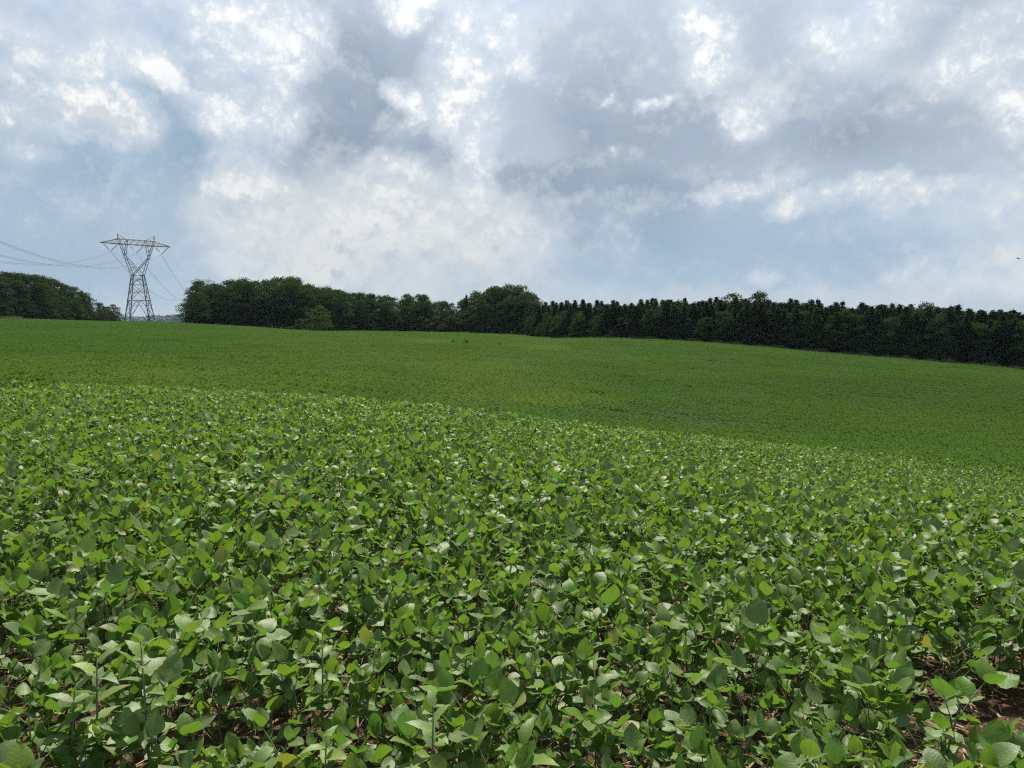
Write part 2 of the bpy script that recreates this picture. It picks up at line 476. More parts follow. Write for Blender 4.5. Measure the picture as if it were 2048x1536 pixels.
# per column: near crest (depth, y), reappear (depth, y), then field points (depth, y), wood edge and beyond
PROFILE = {
    -500: [(19, 745), (37, 738), (60, 712), (110, 680), (200, 648), (330, 630), (420, 640), (700, 652)],
    0:    [(19, 756), (37, 750), (60, 718), (110, 684), (200, 654), (320, 634), (420, 640), (700, 652)],
    400:  [(19, 771), (38, 766), (62, 732), (120, 692), (220, 656), (300, 645), (400, 648), (700, 652)],
    620:  [(19, 783), (39, 779), (66, 738), (120, 697), (210, 665), (300, 661), (420, 658), (700, 655)],
    800:  [(19, 797), (40, 793), (70, 744), (120, 699), (172, 675), (205, 681), (250, 670), (320, 662), (420, 660), (700, 656)],
    930:  [(19, 810), (42, 806), (75, 747), (125, 701), (172, 683), (202, 690), (250, 676), (318, 663), (420, 660), (700, 656)],
    1024: [(19, 822), (44, 817), (80, 750), (130, 703), (176, 688), (205, 694), (250, 679), (305, 665), (420, 660), (700, 656)],
    1120: [(19.5, 834), (46, 827), (85, 754), (135, 706), (185, 690), (225, 682), (250, 676), (420, 662), (700, 656)],
    1200: [(20, 844), (47, 836), (88, 758), (140, 706), (190, 684), (232, 675), (300, 668), (420, 662), (700, 656)],
    1400: [(22, 866), (50, 850), (92, 774), (145, 718), (185, 693), (214, 682), (300, 672), (420, 664), (700, 657)],
    1700: [(25, 895), (52, 868), (92, 802), (140, 735), (170, 716), (194, 707), (300, 684), (420, 670), (700, 658)],
    2048: [(30, 915), (54, 884), (92, 828), (125, 776), (150, 752), (174, 737), (300, 694), (420, 676), (700, 660)],
    2600: [(30, 940), (54, 905), (92, 850), (125, 795), (150, 768), (174, 750), (300, 700), (420, 680), (700, 660)],
}
LOGD = np.linspace(math.log(1.0), math.log(9000.0), 420)
def build_table():
    tab = np.zeros((len(S_COLS), len(LOGD)))
    for i, s in enumerate(S_COLS):
        pr = PROFILE[int(s)]
        (dc, yc), (dr, yr) = pr[0], pr[1]
        zc = EYE + slope_at(yc) * dc - CANOPY
        ds = [1.0, 2.0, 3.0, 5.0, 8.0, dc]
        t = lambda d: max(0.0, (d - 2.0) / (dc - 2.0))
        zs = [0.0, 0.0] + [zc * t(d) ** 1.1 for d in (3.0, 5.0, 8.0)] + [zc]
        dm = math.sqrt(dc * dr)
        dip = np.interp(s, [0, 1024, 1500, 2048], [0.017, 0.014, 0.006, 0.0])
        zs.append(EYE + (slope_at(0.5 * (yc + yr)) - dip) * dm - CANOPY); ds.append(dm)
        for (d, y) in pr[1:]:
            ds.append(d); zs.append(EYE + slope_at(y) * d - CANOPY)
        ds.append(9000.0); zs.append(zs[-1] - 8.0)
        tab[i] = np.interp(LOGD, np.log(ds), zs)
        k = np.exp(-0.5 * (np.arange(-9, 10) / 3.2) ** 2); k /= k.sum()
        pad = np.pad(tab[i], 9, mode='edge')
        sm = np.convolve(pad, k, 'valid')
        tab[i] = sm
    # fine columns, smoothed sideways
    sf = np.linspace(-500, 2600, 156)
    fine = np.stack([np.interp(sf, S_COLS, tab[:, j]) for j in range(tab.shape[1])], axis=1)
    k = np.exp(-0.5 * (np.arange(-5, 6) / 2.0) ** 2); k /= k.sum()
    fine = np.apply_along_axis(lambda c: np.convolve(np.pad(c, 5, mode='edge'), k, 'valid'), 0, fine)
    return sf, fine
SF, TAB = build_table()

def ground(X, Y):
    """terrain height, vectorised"""
    X = np.asarray(X, float); Y = np.asarray(Y, float)
    r = np.hypot(X, Y)
    az = np.arctan2(X, Y)
    azc = np.clip(az, -0.96, 0.96)
    dep = np.maximum(r * np.cos(azc), 1.0)
    s = np.clip(np.tan(azc) * F_PX + CX, -499, 2599)
    fs = (s - SF[0]) / (SF[1] - SF[0]); i = np.clip(fs.astype(int), 0, len(SF) - 2); a = fs - i
    fl = np.clip((np.log(dep) - LOGD[0]) / (LOGD[1] - LOGD[0]), 0, len(LOGD) - 1.001); j = fl.astype(int); b = fl - j
    z = (TAB[i, j] * (1 - a) + TAB[i + 1, j] * a) * (1 - b) + (TAB[i, j + 1] * (1 - a) + TAB[i + 1, j + 1] * a) * b
    w = np.clip((np.abs(az) - 1.05) / 0.9, 0, 1); w = w * w * (3 - 2 * w)
    back = -0.03 * X / (1 + r / 60.0)
    near = np.clip((2.5 - r) / 1.5, 0, 1)
    z = z * (1 - w) + back * w
    bump = 0.25 * np.sin(X * 0.031 + 1.0) * np.sin(Y * 0.027 + 2.0) * np.clip((r - 55) / 60, 0, 1)
    return z * (1 - near) + bump

def g1(x, y): return float(ground(x, y))

def px_ground(px, py, canopy=0.0):
    """walk down a pixel's ray to the terrain (plus canopy height)"""
    d = px_dir(px, py)
    prev = 0.5
    t = 0.5
    while t < 2000:
        x, y, z = d.x * t, d.y * t, EYE + d.z * t
        if z < g1(x, y) + canopy:
            return x, y
        t *= 1.01
    return d.x * 300, d.y * 300

def at_depth(px, dep, py=650.0):
    d = px_dir(px, py)
    return d.x / d.y * dep, dep

def terrain():
    nr, na = 260, 400
    rr = np.concatenate([[0.0], np.exp(np.linspace(math.log(0.4), math.log(9000.0), nr - 1))])
    front = np.linspace(-1.05, 1.05, 300); backa = np.linspace(1.05, 2 * math.pi - 1.05, na - 300 + 2)[1:-1]
    aa = np.concatenate([front, backa])
    R, A = np.meshgrid(rr, aa, indexing='ij')
    X, Y = R * np.sin(A), R * np.cos(A)
    Z = ground(X, Y)
    cl = np.clip(1 - R / 30.0, 0, 1)
    Z = Z + cl * (0.012 * np.sin(X * 17.0 + 3 * np.sin(Y * 5)) + 0.012 * np.sin(Y * 21.0 + 2 * np.sin(X * 7)))
    v = np.stack([X, Y, Z], -1).reshape(-1, 3)
    n_a = len(aa)
    i, j = np.meshgrid(np.arange(nr - 1), np.arange(n_a), indexing='ij')
    j2 = (j + 1) % n_a
    q = np.stack([i * n_a + j, i * n_a + j2, (i + 1) * n_a + j2, (i + 1) * n_a + j], -1).reshape(-1, 4)[:, ::-1]
    o = obj("ground", fast_mesh("ground", v, q, MAT['soil'], smooth_shade=True))
    kind(o, "structure")
terrain()

# ================================================================== soybean crop
def leaflet_mesh(name, seed, mat, lean=0):
    """one ovate leaflet, 1 long along +Y, upper side +Z, folded along its midrib"""
    r = np.random.default_rng(seed)
    ts = [0.0, 0.1, 0.27, 0.48, 0.68, 0.86, 1.0]
    cols = [-1.0, -0.55, 0.0, 0.55, 1.0]
    wid = r.uniform(0.29, 0.41)
    fold = r.uniform(0.0, 0.45); curl = r.uniform(-0.8, 1.1); twist = r.uniform(-0.35, 0.35); cup = r.uniform(-0.25, 0.5)
    skew = r.uniform(-0.08, 0.08)
    vs, uv, fs = [], [], []
    prof = {0.0: 0.10, 0.1: 0.62, 0.27: 0.97, 0.48: 1.0, 0.68: 0.83, 0.86: 0.48, 1.0: 0.02}
    for ti, t in enumerate(ts):
        # bend the midrib along its length
        a = curl * t * t
        y = t - 0.16 * abs(curl) * t ** 3
        z0 = -0.5 * curl * t ** 2.2 * 0.7
        for c in cols:
            w = wid * prof[t] * (1 + skew * c)
            x = c * w
            z = z0 + fold * abs(c) * w - cup * (c * c) * w * 0.5 + twist * x * t + r.normal(0, 0.022) * (abs(c) > 0.1)
            yy = y - 0.05 * abs(c) * prof[t]
            vs.append((x * math.cos(fold * 0.8), yy, z)); uv.append((0.5 + 0.5 * c * max(prof[t], 0.05), t))
    n = len(cols)
    for i in range(len(ts) - 1):
        for k in range(n - 1):
            fs.append((i * n + k, i * n + k + 1, (i + 1) * n + k + 1, (i + 1) * n + k))
    return vs, fs, uv

LEAFLETS = []
for k in range(16):
    vs, fs, uv = leaflet_mesh("leaflet", 40 + k, None)
    LEAFLETS.append((np.array(vs), np.array(fs), np.array(uv), new_mesh("leaflet", vs, fs, MAT['leaf'], uv, True)))
# cheap leaflet for distant plants: folded diamond of four faces
LOW_V = np.array([(0, 0, 0), (0.31, 0.36, 0.10), (0, 0.45, 0.0), (-0.31, 0.36, 0.10), (0, 1.0, -0.06)])
LOW_F = [(0, 1, 2), (0, 2, 3), (2, 1, 4), (3, 2, 4)]

def basis(az, pitch, roll):
    """rotation that points +Y along azimuth/pitch and rolls about it"""
    return (Matrix.Rotation(-az, 3, 'Z') @ Matrix.Rotation(pitch, 3, 'X') @ Matrix.Rotation(roll, 3, 'Y'))

def plant_design(seed, size=1.0):
    """stem path, leaf stalks and leaflets of one soybean plant, in metres"""
    r = random.Random(seed)
    hs = r.uniform(0.34, 0.44) * size
    lean = Vector((r.uniform(-0.05, 0.05), r.uniform(-0.05, 0.05), 0))
    def stem_at(t): return Vector((lean.x * t * t, lean.y * t * t, hs * t))
    stem = [stem_at(t / 4) for t in range(5)]
    leaves = []
    n = r.choice((7, 8, 8, 9))
    az = r.uniform(0, 6.28)
    for i in range(n):
        t = 0.16 + 0.84 * (i + r.uniform(-0.2, 0.2)) / (n - 1)
        t = min(max(t, 0.12), 1.0)
        az += math.pi + r.uniform(-0.9, 0.9)
        base = stem_at(t)
        top = t > 0.94
        L = (r.uniform(0.12, 0.19) if not top else r.uniform(0.06, 0.12)) * size
        el = math.radians(r.uniform(28, 58) + 16 * t)
        d = Vector((math.sin(az) * math.cos(el), math.cos(az) * math.cos(el), math.sin(el)))
        mid = base + d * L * 0.5 + Vector((0, 0, 0.012))
        end = base + d * L
        sc = r.uniform(0.066, 0.106) * size * (0.72 if t < 0.35 else 1.0) * (0.8 if top else 1.0)
        paz = az + r.uniform(-0.5, 0.5)
        pit = math.radians(r.triangular(-25, 95, 58 if t > 0.5 else 10))
        rest = end + Vector((math.sin(paz) * math.cos(pit), math.cos(paz) * math.cos(pit), math.sin(pit))) * 0.022 * size
        ll = [(rest, basis(paz, pit, r.uniform(-0.4, 0.4)), sc * 1.08, r.randrange(16))]
        for s in (-1, 1):
            la = paz + s * r.uniform(1.0, 1.6)
            lp = math.radians(r.triangular(-30, 85, 45 if t > 0.5 else 0))
            ll.append((end.copy(), basis(la, lp, s * r.uniform(-0.6, 0.25)), sc * r.uniform(0.88, 1.0), r.randrange(16)))
        leaves.append(((base, mid, end), rest, ll))
    # folded young leaves at the tip
    tip = stem_at(1.0)
    for k in range(2):
        a = r.uniform(0, 6.28)
        rest = tip + Vector((0, 0, 0.02))
        leaves.append(((tip, tip + Vector((0, 0, 0.01)), rest), rest, [(rest, basis(a, math.radians(r.uniform(40, 80)), 0), r.uniform(0.028, 0.045) * size, r.randrange(16))]))
    return stem, leaves

DESIGNS = [plant_design(100 + k, 0.9 + 0.03 * (k % 7)) for k in range(12)]

# -- rows of the near field
ROW_A = math.radians(3.0); ROW_GAP = 0.37
ux, uy = math.cos(ROW_A), math.sin(ROW_A)
gap_spots = [px_ground(px, py) + (rad,) for px, py, rad in
             [(1960, 1490, 0.26), (2040, 1440, 0.22), (1990, 1560, 0.24), (1890, 1560, 0.2), (2060, 1520, 0.25), (1830, 1480, 0.14), (60, 1160, 0.16), (150, 1120, 0.17), (430, 1150, 0.15), (560, 1130, 0.13),
              (1250, 1110, 0.12), (250, 1380, 0.12), (720, 1420, 0.10), (1070, 1340, 0.09), (30, 1430, 0.12), (1960, 1130, 0.16), (1500, 1500, 0.1), (1700, 1050, 0.15)]]
def row_points(dmin, dmax, step, rng, side=1.06):
    pts = []
    rows = np.arange(-26, int(dmax * 1.5 / ROW_GAP) + 26)
    for k in rows:
        off = k * ROW_GAP
        us = np.arange(-dmax * 1.2 - 3, dmax * 1.2 + 3, step)
        us = us + rng.uniform(-0.45, 0.45, len(us)) * step
        vv = off + rng.normal(0, 0.035, len(us)) + 0.05 * np.sin(us * 0.8 + k)
        x = us * ux - vv * uy; y = us * uy + vv * ux
        pts.append(np.stack([x, y], 1))
    p = np.concatenate(pts)
    r = np.hypot(p[:, 0], p[:, 1])
    lim = np.abs(p[:, 0]) < np.maximum(p[:, 1], 0) * 0.80 * side + 1.3
    return p[(p[:, 1] > dmin) & (r < dmax) & lim]
near = row_points(1.25, 34.0, 0.06, RNG)
keep = np.ones(len(near), bool)
lim_r = np.interp(near[:, 0] / near[:, 1] * F_PX + CX, [0, 1024, 1400, 2048], [24, 25, 28, 33])
keep &= np.hypot(near[:, 0], near[:, 1]) < lim_r * RNG.uniform(0.85, 1.0, len(near))
for gx, gy, gr in gap_spots:
    dd = np.hypot(near[:, 0] - gx, near[:, 1] - gy)
    keep &= dd > gr
keep &= RNG.random(len(near)) > 0.06
near = near[keep]
# largest in the picture first: nearest to the eye and inside the frame
inview = (np.abs(near[:, 0]) < near[:, 1] * 0.735 + 0.12) & (near[:, 1] > 1.62)
order = np.argsort(np.hypot(near[:, 0], near[:, 1]) + np.where(inview, 0, 1000.0))
ind_idx = order[:300]
rest_mask = np.ones(len(near), bool); rest_mask[ind_idx] = False
near_ind, near_rest = near[ind_idx], near[rest_mask]

def stem_mesh(stem):
    mb = MB()
    mb.tube(stem, [0.0042, 0.004, 0.0036, 0.003, 0.002], n=5, cap=False)
    return mb.mesh("stem", MAT['stem'], True)
def stalk_mesh(path, rest):
    mb = MB()
    pts = list(path)
    if (rest - path[2]).length > 1e-4: pts.append(rest)
    mb.tube(pts, [0.0026, 0.0021, 0.0018, 0.0012][:len(pts)], n=4, cap=False)
    return mb.mesh("leaf_stalk", MAT['stem'], True)
PROTO = []
for stem, leaves in DESIGNS:
    PROTO.append((stem_mesh(stem), [(stalk_mesh(p, rest), ll) for p, rest, ll in leaves]))

HID = {}
D_LIM = np.quantile(np.hypot(near_ind[:, 0], near_ind[:, 1]), [0.3, 0.65])
def build_individuals():
    r = random.Random(77)
    for (x, y) in near_ind:
        k = r.randrange(len(PROTO))
        sm, lv = PROTO[k]
        root = bpy.data.objects.new("soybean_plant", None)
        root.empty_display_size = 0.1
        COL.objects.link(root)
        root.location = (x, y, g1(x, y) - 0.005)
        s = r.uniform(0.70, 0.98) if math.hypot(x, y) > 2.6 else r.uniform(0.62, 0.88)
        root.rotation_euler = (r.gauss(0, 0.07), r.gauss(0, 0.07), r.uniform(0, 6.28))
        root.scale = (s, s, s)
        d = math.hypot(x, y)
        band = 0 if d < D_LIM[0] else (1 if d < D_LIM[1] else 2)
        q = min(4, max(0, int((x / y / 0.735 + 1) * 2.5)))
        side = ("at the left edge", "left of the middle", "in the middle", "right of the middle", "at the right edge")[q]
        tag(root, ("big leafy soybean plant cut by the picture's bottom, " if band == 0 else
                   "leafy soybean plant just behind the bottommost plants, " if band == 1 else
                   "soybean plant in the back of the nearest rows, ") + side, "soybean plant",
            ("bottommost", "second", "third")[band] + " soybean plants " + side)
        obj("stem", sm, root)
        for stalk, ll in lv:
            st = obj("leaf_stalk", stalk, root)
            for (pos, rot, sc, li) in ll:
                lf = obj("leaflet", LEAFLETS[li][3], st)
                tw = Matrix.Rotation(r.gauss(0, 0.15), 3, 'X')
                lf.matrix_basis = Matrix.LocRotScale(pos, (rot @ tw).to_quaternion(), Vector((sc, sc, sc)) * r.uniform(0.9, 1.08))
build_individuals()

# -- whole plants as single meshes for the rest of the near field (stuff)
def merged_plant(design, name, low=False):
    stem, leaves = design
    V_, F_, U_, T_ = [], [], [], []
    nv = 0
    def push(vs, fs, uv, tint):
        nonlocal nv
        for f in fs: F_.append(tuple(int(i) + nv for i in f))
        V_.extend(vs); U_.extend(uv); T_.extend([tint] * len(vs)); nv += len(vs)
    for path, rest, ll in leaves:
        for (pos, rot, sc, li) in ll:
            if low:
                vs = LOW_V; fs = LOW_F; uv = [(0.5, 0.5)] * len(LOW_V)
            else:
                vs, fs, uv = LEAFLETS[li][:3]
            R_ = np.array(rot) * sc
            push([tuple(p) for p in (np.asarray(vs) @ R_.T + np.array(pos))], fs, [tuple(u) for u in uv], random.random())
    nleaf = len(F_)
    if not low:
        mb = MB(); mb.tube(stem, [0.0042, 0.004, 0.0036, 0.003, 0.002], n=4, cap=False)
        for path, rest, ll in leaves:
            mb.tube(list(path), 0.002, n=3, cap=False)
        push(mb.v, mb.f, [(0.5, 0.5)] * len(mb.v), 0.5)
    me = new_mesh(name, V_, F_, MAT['leaf_far' if low else 'leaf'], U_, not low)
    me.materials.append(MAT['stem'])
    mi = np.zeros(len(F_), np.int32); mi[nleaf:] = 1
    me.polygons.foreach_set("material_index", mi)
    a = me.attributes.new("tint", 'FLOAT', 'POINT'); a.data.foreach_set("value", np.array(T_, np.float32))
    return bpy.data.objects.new(name, me)

def source_collection(name, objs):
    c = bpy.data.collections.new(name)
    for o in objs: c.objects.link(o)
    return c

def scatter(name, pts, rot, scl, idx, ftint, coll):
    """one stuff object that scatters the plants of a collection on its points"""
    me = bpy.data.meshes.new(name)
    me.vertices.add(len(pts)); me.vertices.foreach_set("co", np.ascontiguousarray(pts, dtype=np.float32).ravel())
    for n, t, dta in (("rot", 'FLOAT_VECTOR', rot), ("scl", 'FLOAT_VECTOR', scl)):
        a = me.attributes.new(n, t, 'POINT'); a.data.foreach_set("vector", np.ascontiguousarray(dta, dtype=np.float32).ravel())
    a = me.attributes.new("idx", 'INT', 'POINT'); a.data.foreach_set("value", np.ascontiguousarray(idx, dtype=np.int32))
    a = me.attributes.new("ftint", 'FLOAT', 'POINT'); a.data.foreach_set("value", np.ascontiguousarray(ftint, dtype=np.float32))
    o = obj(name, me)
    ng = bpy.data.node_groups.new(name, 'GeometryNodeTree')
    ng.interface.new_socket("Geometry", in_out='INPUT', socket_type='NodeSocketGeometry')
    ng.interface.new_socket("Geometry", in_out='OUTPUT', socket_type='NodeSocketGeometry')
    gi, go = ng.nodes.new('NodeGroupInput'), ng.nodes.new('NodeGroupOutput')
    ci = ng.nodes.new('GeometryNodeCollectionInfo')
    ci.inputs['Collection'].default_value = coll
    ci.inputs['Separate Children'].default_value = True
    ci.inputs['Reset Children'].default_value = True
    ip = ng.nodes.new('GeometryNodeInstanceOnPoints')
    ip.inputs['Pick Instance'].default_value = True
    def at(n, t):
        x = ng.nodes.new('GeometryNodeInputNamedAttribute'); x.data_type = t; x.inputs['Name'].default_value = n
        return x.outputs[0]
    ng.links.new(gi.outputs[0], ip.inputs['Points'])
    ng.links.new(ci.outputs[0], ip.inputs['Instance'])
    ng.links.new(at("idx", 'INT'), ip.inputs['Instance Index'])
    e2r = ng.nodes.new('FunctionNodeEulerToRotation')
    ng.links.new(at("rot", 'FLOAT_VECTOR'), e2r.inputs[0])
    ng.links.new(e2r.outputs[0], ip.inputs['Rotation'])
    ng.links.new(at("scl", 'FLOAT_VECTOR'), ip.inputs['Scale'])
    ng.links.new(ip.outputs[0], go.inputs[0])
    md = o.modifiers.new("scatter", 'NODES'); md.node_group = ng
    return o

def terrain_euler(x, y, yaw):
    e = 0.6
    gx = (ground(x + e, y) - ground(x - e, y)) / (2 * e)
    gy = (ground(x, y + e) - ground(x, y - e)) / (2 * e)
    # tilt in the yawed frame: rotate about Z first, then lean to the slope
    ax = np.arctan(gy); ay = -np.arctan(gx)
    c, s = np.cos(yaw), np.sin(yaw)
    return np.stack([ax * c - (ay) * -s, ay * c - ax * s, yaw], 1)

def field_tint(x, y):
    """places where the crop is yellower: stunted hill sides and a few patches"""
    f = 0.5 + 0.5 * np.sin(x * 0.083 + 1.3 * np.sin(y * 0.031)) * np.sin(y * 0.057 + 0.7 * np.sin(x * 0.05))
    f = 0.13 * f
    for px, py, rx, ry, w in [(120, 735, 330, 26, 0.34), (500, 755, 330, 24, 0.32), (850, 700, 420, 40, 0.16), (1010, 770, 190, 40, 0.35), (1150, 793, 130, 14, 0.4), (920, 730, 120, 20, 0.25),
                              (1090, 694, 60, 5, 0.4), (860, 681, 60, 4, 0.4), (1330, 715, 90, 8, 0.25), (1720, 742, 220, 10, 0.22)]:
        dep = np.maximum(y, 1.0)
        sx = x / dep * F_PX + CX
        sy = CY - F_PX * np.tan(np.arctan2(ground(x, y) + CANOPY - EYE, dep) + PITCH)
        q = ((sx - px) / rx) ** 2 + ((sy - py) / ry) ** 2
        f = f + 0.65 * w * np.clip(1.4 - q, 0, 1)
    return np.clip(f + 0.0, 0, 0.9)

plants = [merged_plant(d, "soybean_%02d" % i) for i, d in enumerate(DESIGNS[:9])]
plant_coll = source_collection("soybean_plants", plants)
nn = len(near_rest)
sc = RNG.uniform(0.72, 1.02, nn)
o = scatter("soybean_crop", np.stack([near_rest[:, 0], near_rest[:, 1], ground(near_rest[:, 0], near_rest[:, 1]) - 0.005], 1),
            np.stack([RNG.normal(0, 0.07, nn), RNG.normal(0, 0.07, nn), RNG.uniform(0, 6.28, nn)], 1),
            np.stack([sc, sc, sc], 1), RNG.integers(0, len(plants), nn), RNG.random(nn) ** 6 * 0.35, plant_coll)
kind(o, "stuff", "rows of soybean plants merging together behind the closest ones", "soybean crop")

# -- the far field: square tufts of crop, each a real patch of leaves in rows
TUFT = 2.0
def tuft(name, seed, rows, per_row, width, height, lam=0.088, weeds=0):
    r = np.random.default_rng(seed)
    V_, T_ = [], []
    for k in range(rows):
        x0 = (k + 0.5) / rows * TUFT - TUFT / 2
        n = per_row
        xs = x0 + np.clip(r.normal(0, width, n), -width * 1.8, width * 1.8)
        ys = r.uniform(-TUFT / 2, TUFT / 2, n)
        bul = 0.82 + 0.18 * np.sin(ys * 5 + k) * np.sin(ys * 2.3 + 2 * k)
        bul = bul * (0.86 + 0.22 * np.sin(xs * 3.1 + seed) * np.sin(ys * 3.4 + 2 * seed))
        zs = height * bul * (1 - 0.45 * (np.abs(xs - x0) / (width * 1.8)) ** 2) * (1 - 0.6 * r.random(n) ** 1.6)
        for x, y, z in zip(xs, ys, zs):
            pit = math.radians(r.triangular(-30, 30, 75))
            R_ = np.array(basis(r.uniform(0, 6.28), pit, r.uniform(-0.5, 0.5))) * (lam * r.uniform(0.8, 1.25))
            V_.append(LOW_V @ R_.T + np.array([x, y, z])); T_.append(np.full(5, r.random()))
    for k in range(weeds):      # low weeds cover the soil between stunted rows
        R_ = np.array(basis(r.uniform(0, 6.28), math.radians(r.uniform(0, 60)), 0)) * (lam * r.uniform(0.9, 1.5))
        V_.append(LOW_V @ R_.T + np.array([r.uniform(-1, 1), r.uniform(-1, 1), r.uniform(0.03, 0.2)])); T_.append(np.full(5, 0.05))
    V_ = np.concatenate(V_); T_ = np.concatenate(T_)
    nb = len(V_) // 5
    F_ = (np.array(LOW_F)[None] + 5 * np.arange(nb)[:, None, None]).reshape(-1, 3)
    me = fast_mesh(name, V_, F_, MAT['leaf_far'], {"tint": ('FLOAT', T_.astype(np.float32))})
    return bpy.data.objects.new(name, me)
tufts = [tuft("tuft_0%d" % k, 300 + k, 5, 430, 0.13, 0.58, 0.098) for k in range(5)]
tufts += [tuft("tuft_1%d" % k, 330 + k, 4, 330, 0.10, 0.50, 0.085, 500) for k in range(3)]
tuft_coll = source_collection("soybean_tufts", tufts)

def far_field():
    xs, ys = np.meshgrid(np.arange(-330, 330, TUFT * 0.94), np.arange(14, 345, TUFT * 0.94))
    x, y = xs.ravel(), ys.ravel()
    s = x / y * F_PX + CX
    # the field ends at the woods
    edge = np.interp(s, [-500, 0, 200, 330, 400, 620, 800, 930, 1040, 1090, 1120, 1200, 1400, 1700, 2048, 2600],
                        [325, 322, 330, 330, 302, 302, 322, 320, 306, 262, 250, 234, 216, 196, 176, 165])
    near_edge = np.hypot(x, y) > np.interp(s, [0, 1024, 1400, 2048], [21, 22, 24.5, 28.5])
    m = (s > -420) & (s < 2470) & (y < edge) & near_edge
    x, y, s = x[m], y[m], s[m]
    z = ground(x, y)
    sy = CY - F_PX * np.tan(np.arctan2(z + CANOPY - EYE, y) + PITCH)
    # bare brown spot on the right hand slope, thin spots elsewhere
    bare = (((s - 1437) / 30) ** 2 + ((sy - 718) / 3.2) ** 2 < 1)
    bare |= (((s - 1060) / 26) ** 2 + ((sy - 800) / 3) ** 2 < 1)
    wash = np.sin(x * 0.21 + 2 * np.sin(y * 0.09)) * np.sin(y * 0.17 + 1.4 * np.sin(x * 0.07))
    keep = ~(bare & (RNG.random(len(x)) < 0.6)) & (RNG.random(len(x)) > 0.004)
    x, y, z, s, sy, wash = (q[keep] for q in (x, y, z, s, sy, wash))
    n = len(x)
    stunt = np.zeros(n, bool)
    for px, py, rx, ry in [(1010, 768, 90, 30), (900, 735, 90, 18), (1140, 792, 90, 13), (960, 715, 110, 8)]:
        stunt |= (((s - px) / rx) ** 2 + ((sy - py) / ry) ** 2 < 1.0 + 0.5 * wash)
    idx = np.where(stunt, 5 + RNG.integers(0, 3, n), RNG.integers(0, 5, n))
    yaw = np.where(stunt, -0.06 + math.pi * RNG.integers(0, 2, n), -0.06 + math.pi * RNG.integers(0, 2, n))
    hz = np.clip(1.0 + 0.16 * wash + RNG.normal(0, 0.07, n), 0.6, 1.4)
    # short uneven dips in the canopy, longer along the slope than across it
    grid = RNG.random((260, 140))
    gx = (x + 340) / 5.0; gy = y / 2.6
    i0 = np.clip(gx.astype(int), 0, 138); j0 = np.clip(gy.astype(int), 0, 258); fx = gx - i0; fy = gy - j0
    val = (grid[j0, i0] * (1 - fx) + grid[j0, i0 + 1] * fx) * (1 - fy) + (grid[j0 + 1, i0] * (1 - fx) + grid[j0 + 1, i0 + 1] * fx) * fy
    hz *= np.interp(val, [0.08, 0.24, 0.7, 0.9], [0.55, 0.95, 1.0, 1.28])
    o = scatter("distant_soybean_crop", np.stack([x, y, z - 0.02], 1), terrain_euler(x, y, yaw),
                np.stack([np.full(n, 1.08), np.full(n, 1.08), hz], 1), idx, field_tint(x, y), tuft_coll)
    kind(o, "stuff", "soybean field rolling over the hill up to the woods", "soybean field")
far_field()

# ================================================================== trees
def leaf_cards(centers, normals, size, rng, jitter=0.9, stretch=1.0):
    """small bent leaf-clump faces scattered at centres, facing roughly along normals"""
    n = len(centers)
    nr = normals + rng.normal(0, jitter, (n, 3))
    nr /= np.linalg.norm(nr, axis=1, keepdims=True) + 1e-9
    t = rng.normal(0, 1, (n, 3)); a = np.cross(nr, t); a /= np.linalg.norm(a, axis=1, keepdims=True) + 1e-9
    b = np.cross(nr, a)
    s = size * rng.uniform(0.6, 1.3, (n, 1))
    bend = nr * s * rng.uniform(-0.25, 0.1, (n, 1))
    v = np.stack([centers - a * s * stretch, centers - b * s * 0.55 + bend, centers + a * s * stretch, centers + b * s * 0.55 + bend], 1)
    return v.reshape(-1, 3), np.arange(n * 4).reshape(-1, 4), np.repeat(rng.random(n), 4)

